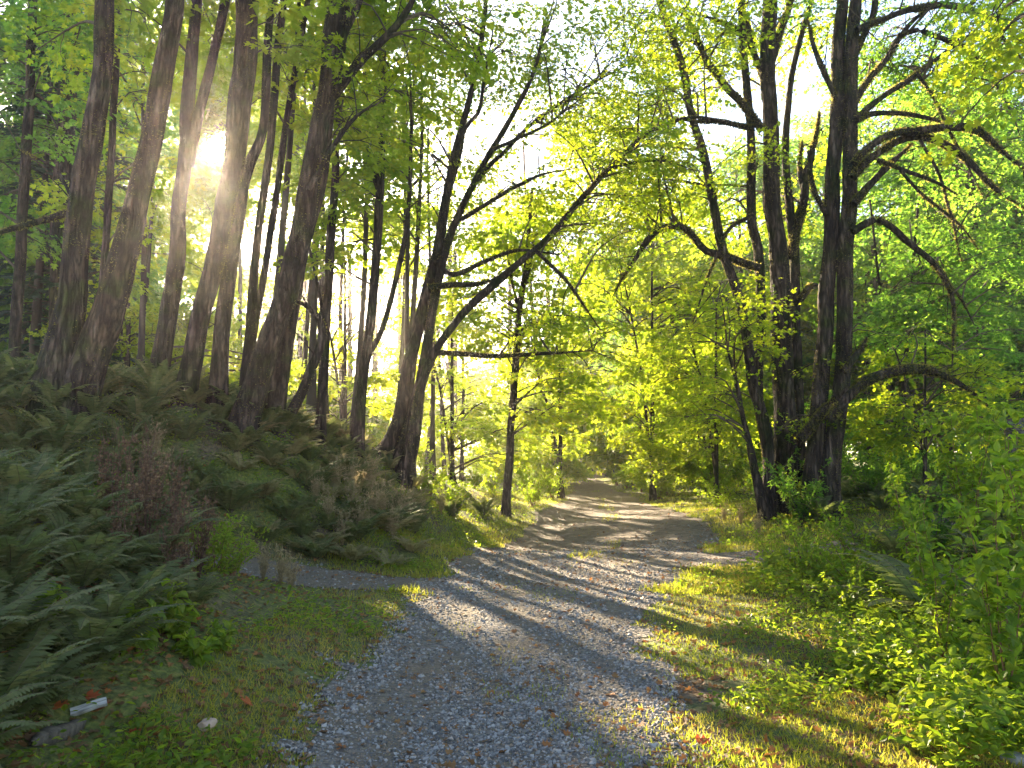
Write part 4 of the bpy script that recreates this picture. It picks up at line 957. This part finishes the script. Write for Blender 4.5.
def plank():
    import bmesh
    bm = bmesh.new(); bmesh.ops.create_cube(bm, size=1)
    bmesh.ops.subdivide_edges(bm, edges=bm.edges[:], cuts=4, use_grid_fill=True)
    for v in bm.verts:
        v.co.x *= .17; v.co.y *= .045; v.co.z *= .02
        if abs(v.co.x) > .1: v.co.x += .015*math.sin(v.co.y*90)
        v.co.z += .003*math.sin(v.co.x*40)
    me = bpy.data.meshes.new('broken_board'); bm.to_mesh(me); bm.free(); me.materials.append(M['plank'])
    o = bpy.data.objects.new('broken_board', me); COL.objects.link(o); x, d = gp(88, 722)[:2]
    o.location = (x, d, hz(x, d)+.06); o.rotation_euler = (R(35), R(-12), R(28))
    tag(o, 'short broken board of pale weathered wood by the rotten log', 'board')
plank()
mb = MB(); a0 = gp(30, 752); a1 = gp(84, 728); pts = []
for t in np.linspace(0,1,8):
    q = a0*(1-t)+a1*t; q[2] = hz(q[0], q[1])+.02; pts.append(q)
mb.tube(pts, [.012,.035,.05,.042,.05,.04,.036,.012], 12, 0, .35, 3.)
tag(mb.build('rotten_log', M['log'], None, True), 'short dark rotten log half sunk in leaf litter under the ferns', 'log')
# dark stump at the edge
mb = MB(); x0, y0 = (1018-512)/FPX*12.5, 12.5; z0 = hz(x0, y0)
mb.tube(np.array([(x0,y0,z0-.1),(x0,y0,z0+.3),(x0+.02,y0,z0+1.0),(x0+.05,y0,z0+1.7)]), [.34,.26,.23,.21], 14, 0, .12, 5.)
tag(mb.build('dark_stump', M['log'], None, True), 'tall dark rotting stump behind the saplings', 'stump')
def fallen_leaf(px, d, s, label, mat='redleaf', n=1, zz=.02):
    rs_ = np.random.RandomState(int(px)); mb = MB()
    x = (px-512)/FPX*d; p = np.array([[x, d, hz(x, d)+zz]])
    Lf = LEAF_MAPLE; V = np.array(Lf[0], float); V[:, 2] = .5*(V[:, 0]**2)+.25*(V[:, 1]-.5)**2
    F_ = frames(np.array([[rs_.normal(), rs_.normal(), .15]]), np.array([[rs_.normal(0,.3)-.2, -.5, 1.]]))*s
    mb.inst(V, Lf[1], F_, p, 0, rs_.rand(1)); o = mb.build('fallen_leaf', M[mat]); tag(o, label, 'leaf')
for (px, d, s, lb) in [(114,4.25,.11,'curled red maple leaf between the rotten log and the lone stone'),(101,4.3,.08,'small orange leaf beside the curled red one'),
    (152,4.2,.07,'orange leaf in the grass before the lone stone'),(690,4.55,.09,'red maple leaf on the sunny verge edge'),(203,5.9,.13,'orange leaf caught under the withered weeds'),
    (260,4.9,.10,'rust brown leaf near the gravel edge'),(70,4.1,.08,'dull red leaf in the grass below the rotten log')]:
    fallen_leaf(px, d, s, lb)

# ================================================================== HAZE, LIGHT, CAMERA
HAZE = True
if HAZE:
    m, nt, N, L = newmat('haze_air')
    v = N.new('ShaderNodeVolumePrincipled'); v.inputs['Color'].default_value = (.95,.87,.83,1); v.inputs['Density'].default_value = .0016; v.inputs['Anisotropy'].default_value = .78
    o = N.new('ShaderNodeOutputMaterial'); L.new(v.outputs[0], o.inputs['Volume'])
    mb = MB(); x0, x1, y0, y1, z0, z1 = -405, 405, -65, 505, -4, 40
    VV = [(x, y, z) for z in (z0, z1) for y in (y0, y1) for x in (x0, x1)]
    mb.add(VV, [0,2,3,1, 4,5,7,6, 0,1,5,4, 2,6,7,3, 0,4,6,2, 1,3,7,5], [4]*6)
    tag(mb.build('haze', m), 'thin pale morning haze filling the wood', 'haze', kind='stuff')
w = bpy.data.worlds.new('World'); scene.world = w; w.use_nodes = True; nt = w.node_tree; N = nt.nodes; L = nt.links
N.clear()
sky = N.new('ShaderNodeTexSky'); sky.sky_type = 'NISHITA'; sky.sun_disc = False; sky.sun_elevation = SUN_EL; sky.sun_rotation = SUN_AZ
sky.dust_density = .3; sky.air_density = 1.0
bg = N.new('ShaderNodeBackground'); bg.inputs[1].default_value = .054; L.new(sky.outputs[0], bg.inputs[0])
# the sun's own disc in the sky
tc = N.new('ShaderNodeTexCoord'); dp = N.new('ShaderNodeVectorMath'); dp.operation = 'DOT_PRODUCT'; dp.inputs[1].default_value = tuple(float(s) for s in SUN)
L.new(tc.outputs['Generated'], dp.inputs[0])
gt = N.new('ShaderNodeMath'); gt.operation = 'GREATER_THAN'; gt.inputs[1].default_value = math.cos(R(.85)); L.new(dp.outputs['Value'], gt.inputs[0])
ml = N.new('ShaderNodeMath'); ml.operation = 'MULTIPLY'; ml.inputs[1].default_value = 60; L.new(gt.outputs[0], ml.inputs[0])
b2 = N.new('ShaderNodeBackground'); b2.inputs[0].default_value = (1,.93,.8,1); L.new(ml.outputs[0], b2.inputs[1])
ad = N.new('ShaderNodeAddShader'); L.new(bg.outputs[0], ad.inputs[0]); L.new(b2.outputs[0], ad.inputs[1])
wo = N.new('ShaderNodeOutputWorld'); L.new(ad.outputs[0], wo.inputs[0])

sl = bpy.data.lights.new('sun', 'SUN'); sl.energy = 5; sl.angle = R(.6); sl.color = (1,.84,.60)
so = bpy.data.objects.new('sun', sl); COL.objects.link(so)
so.rotation_euler = Vector([float(v) for v in SUN]).to_track_quat('Z', 'Y').to_euler(); so.location = (-20, 40, 30)

cd = bpy.data.cameras.new('camera'); cam = bpy.data.objects.new('camera', cd); COL.objects.link(cam)
cam.location = (0, 0, CAM_H); cam.rotation_euler = (R(90)+PITCH, 0, 0)
cd.sensor_width = 36; cd.lens = 36*FPX/1024; cd.clip_end = 2000; cd.clip_start = .05
scene.camera = cam
vs = scene.view_settings; vs.view_transform = 'Standard'; vs.look = 'None'; vs.gamma = 1; vs.use_curve_mapping = False; vs.exposure = 3.38
vs.use_white_balance = True; vs.white_balance_temperature = 6850; vs.white_balance_tint = 10
cy = scene.cycles
cy.use_denoising = True
try: cy.denoiser = 'OPENIMAGEDENOISE'
except Exception: pass
cy.max_bounces = 9; cy.diffuse_bounces = 6; cy.glossy_bounces = 2; cy.transmission_bounces = 4; cy.transparent_max_bounces = 8; cy.volume_bounces = 0
cy.sample_clamp_indirect = 6; cy.use_light_tree = False
cy.caustics_reflective = False; cy.caustics_refractive = False
scene.render.use_persistent_data = False
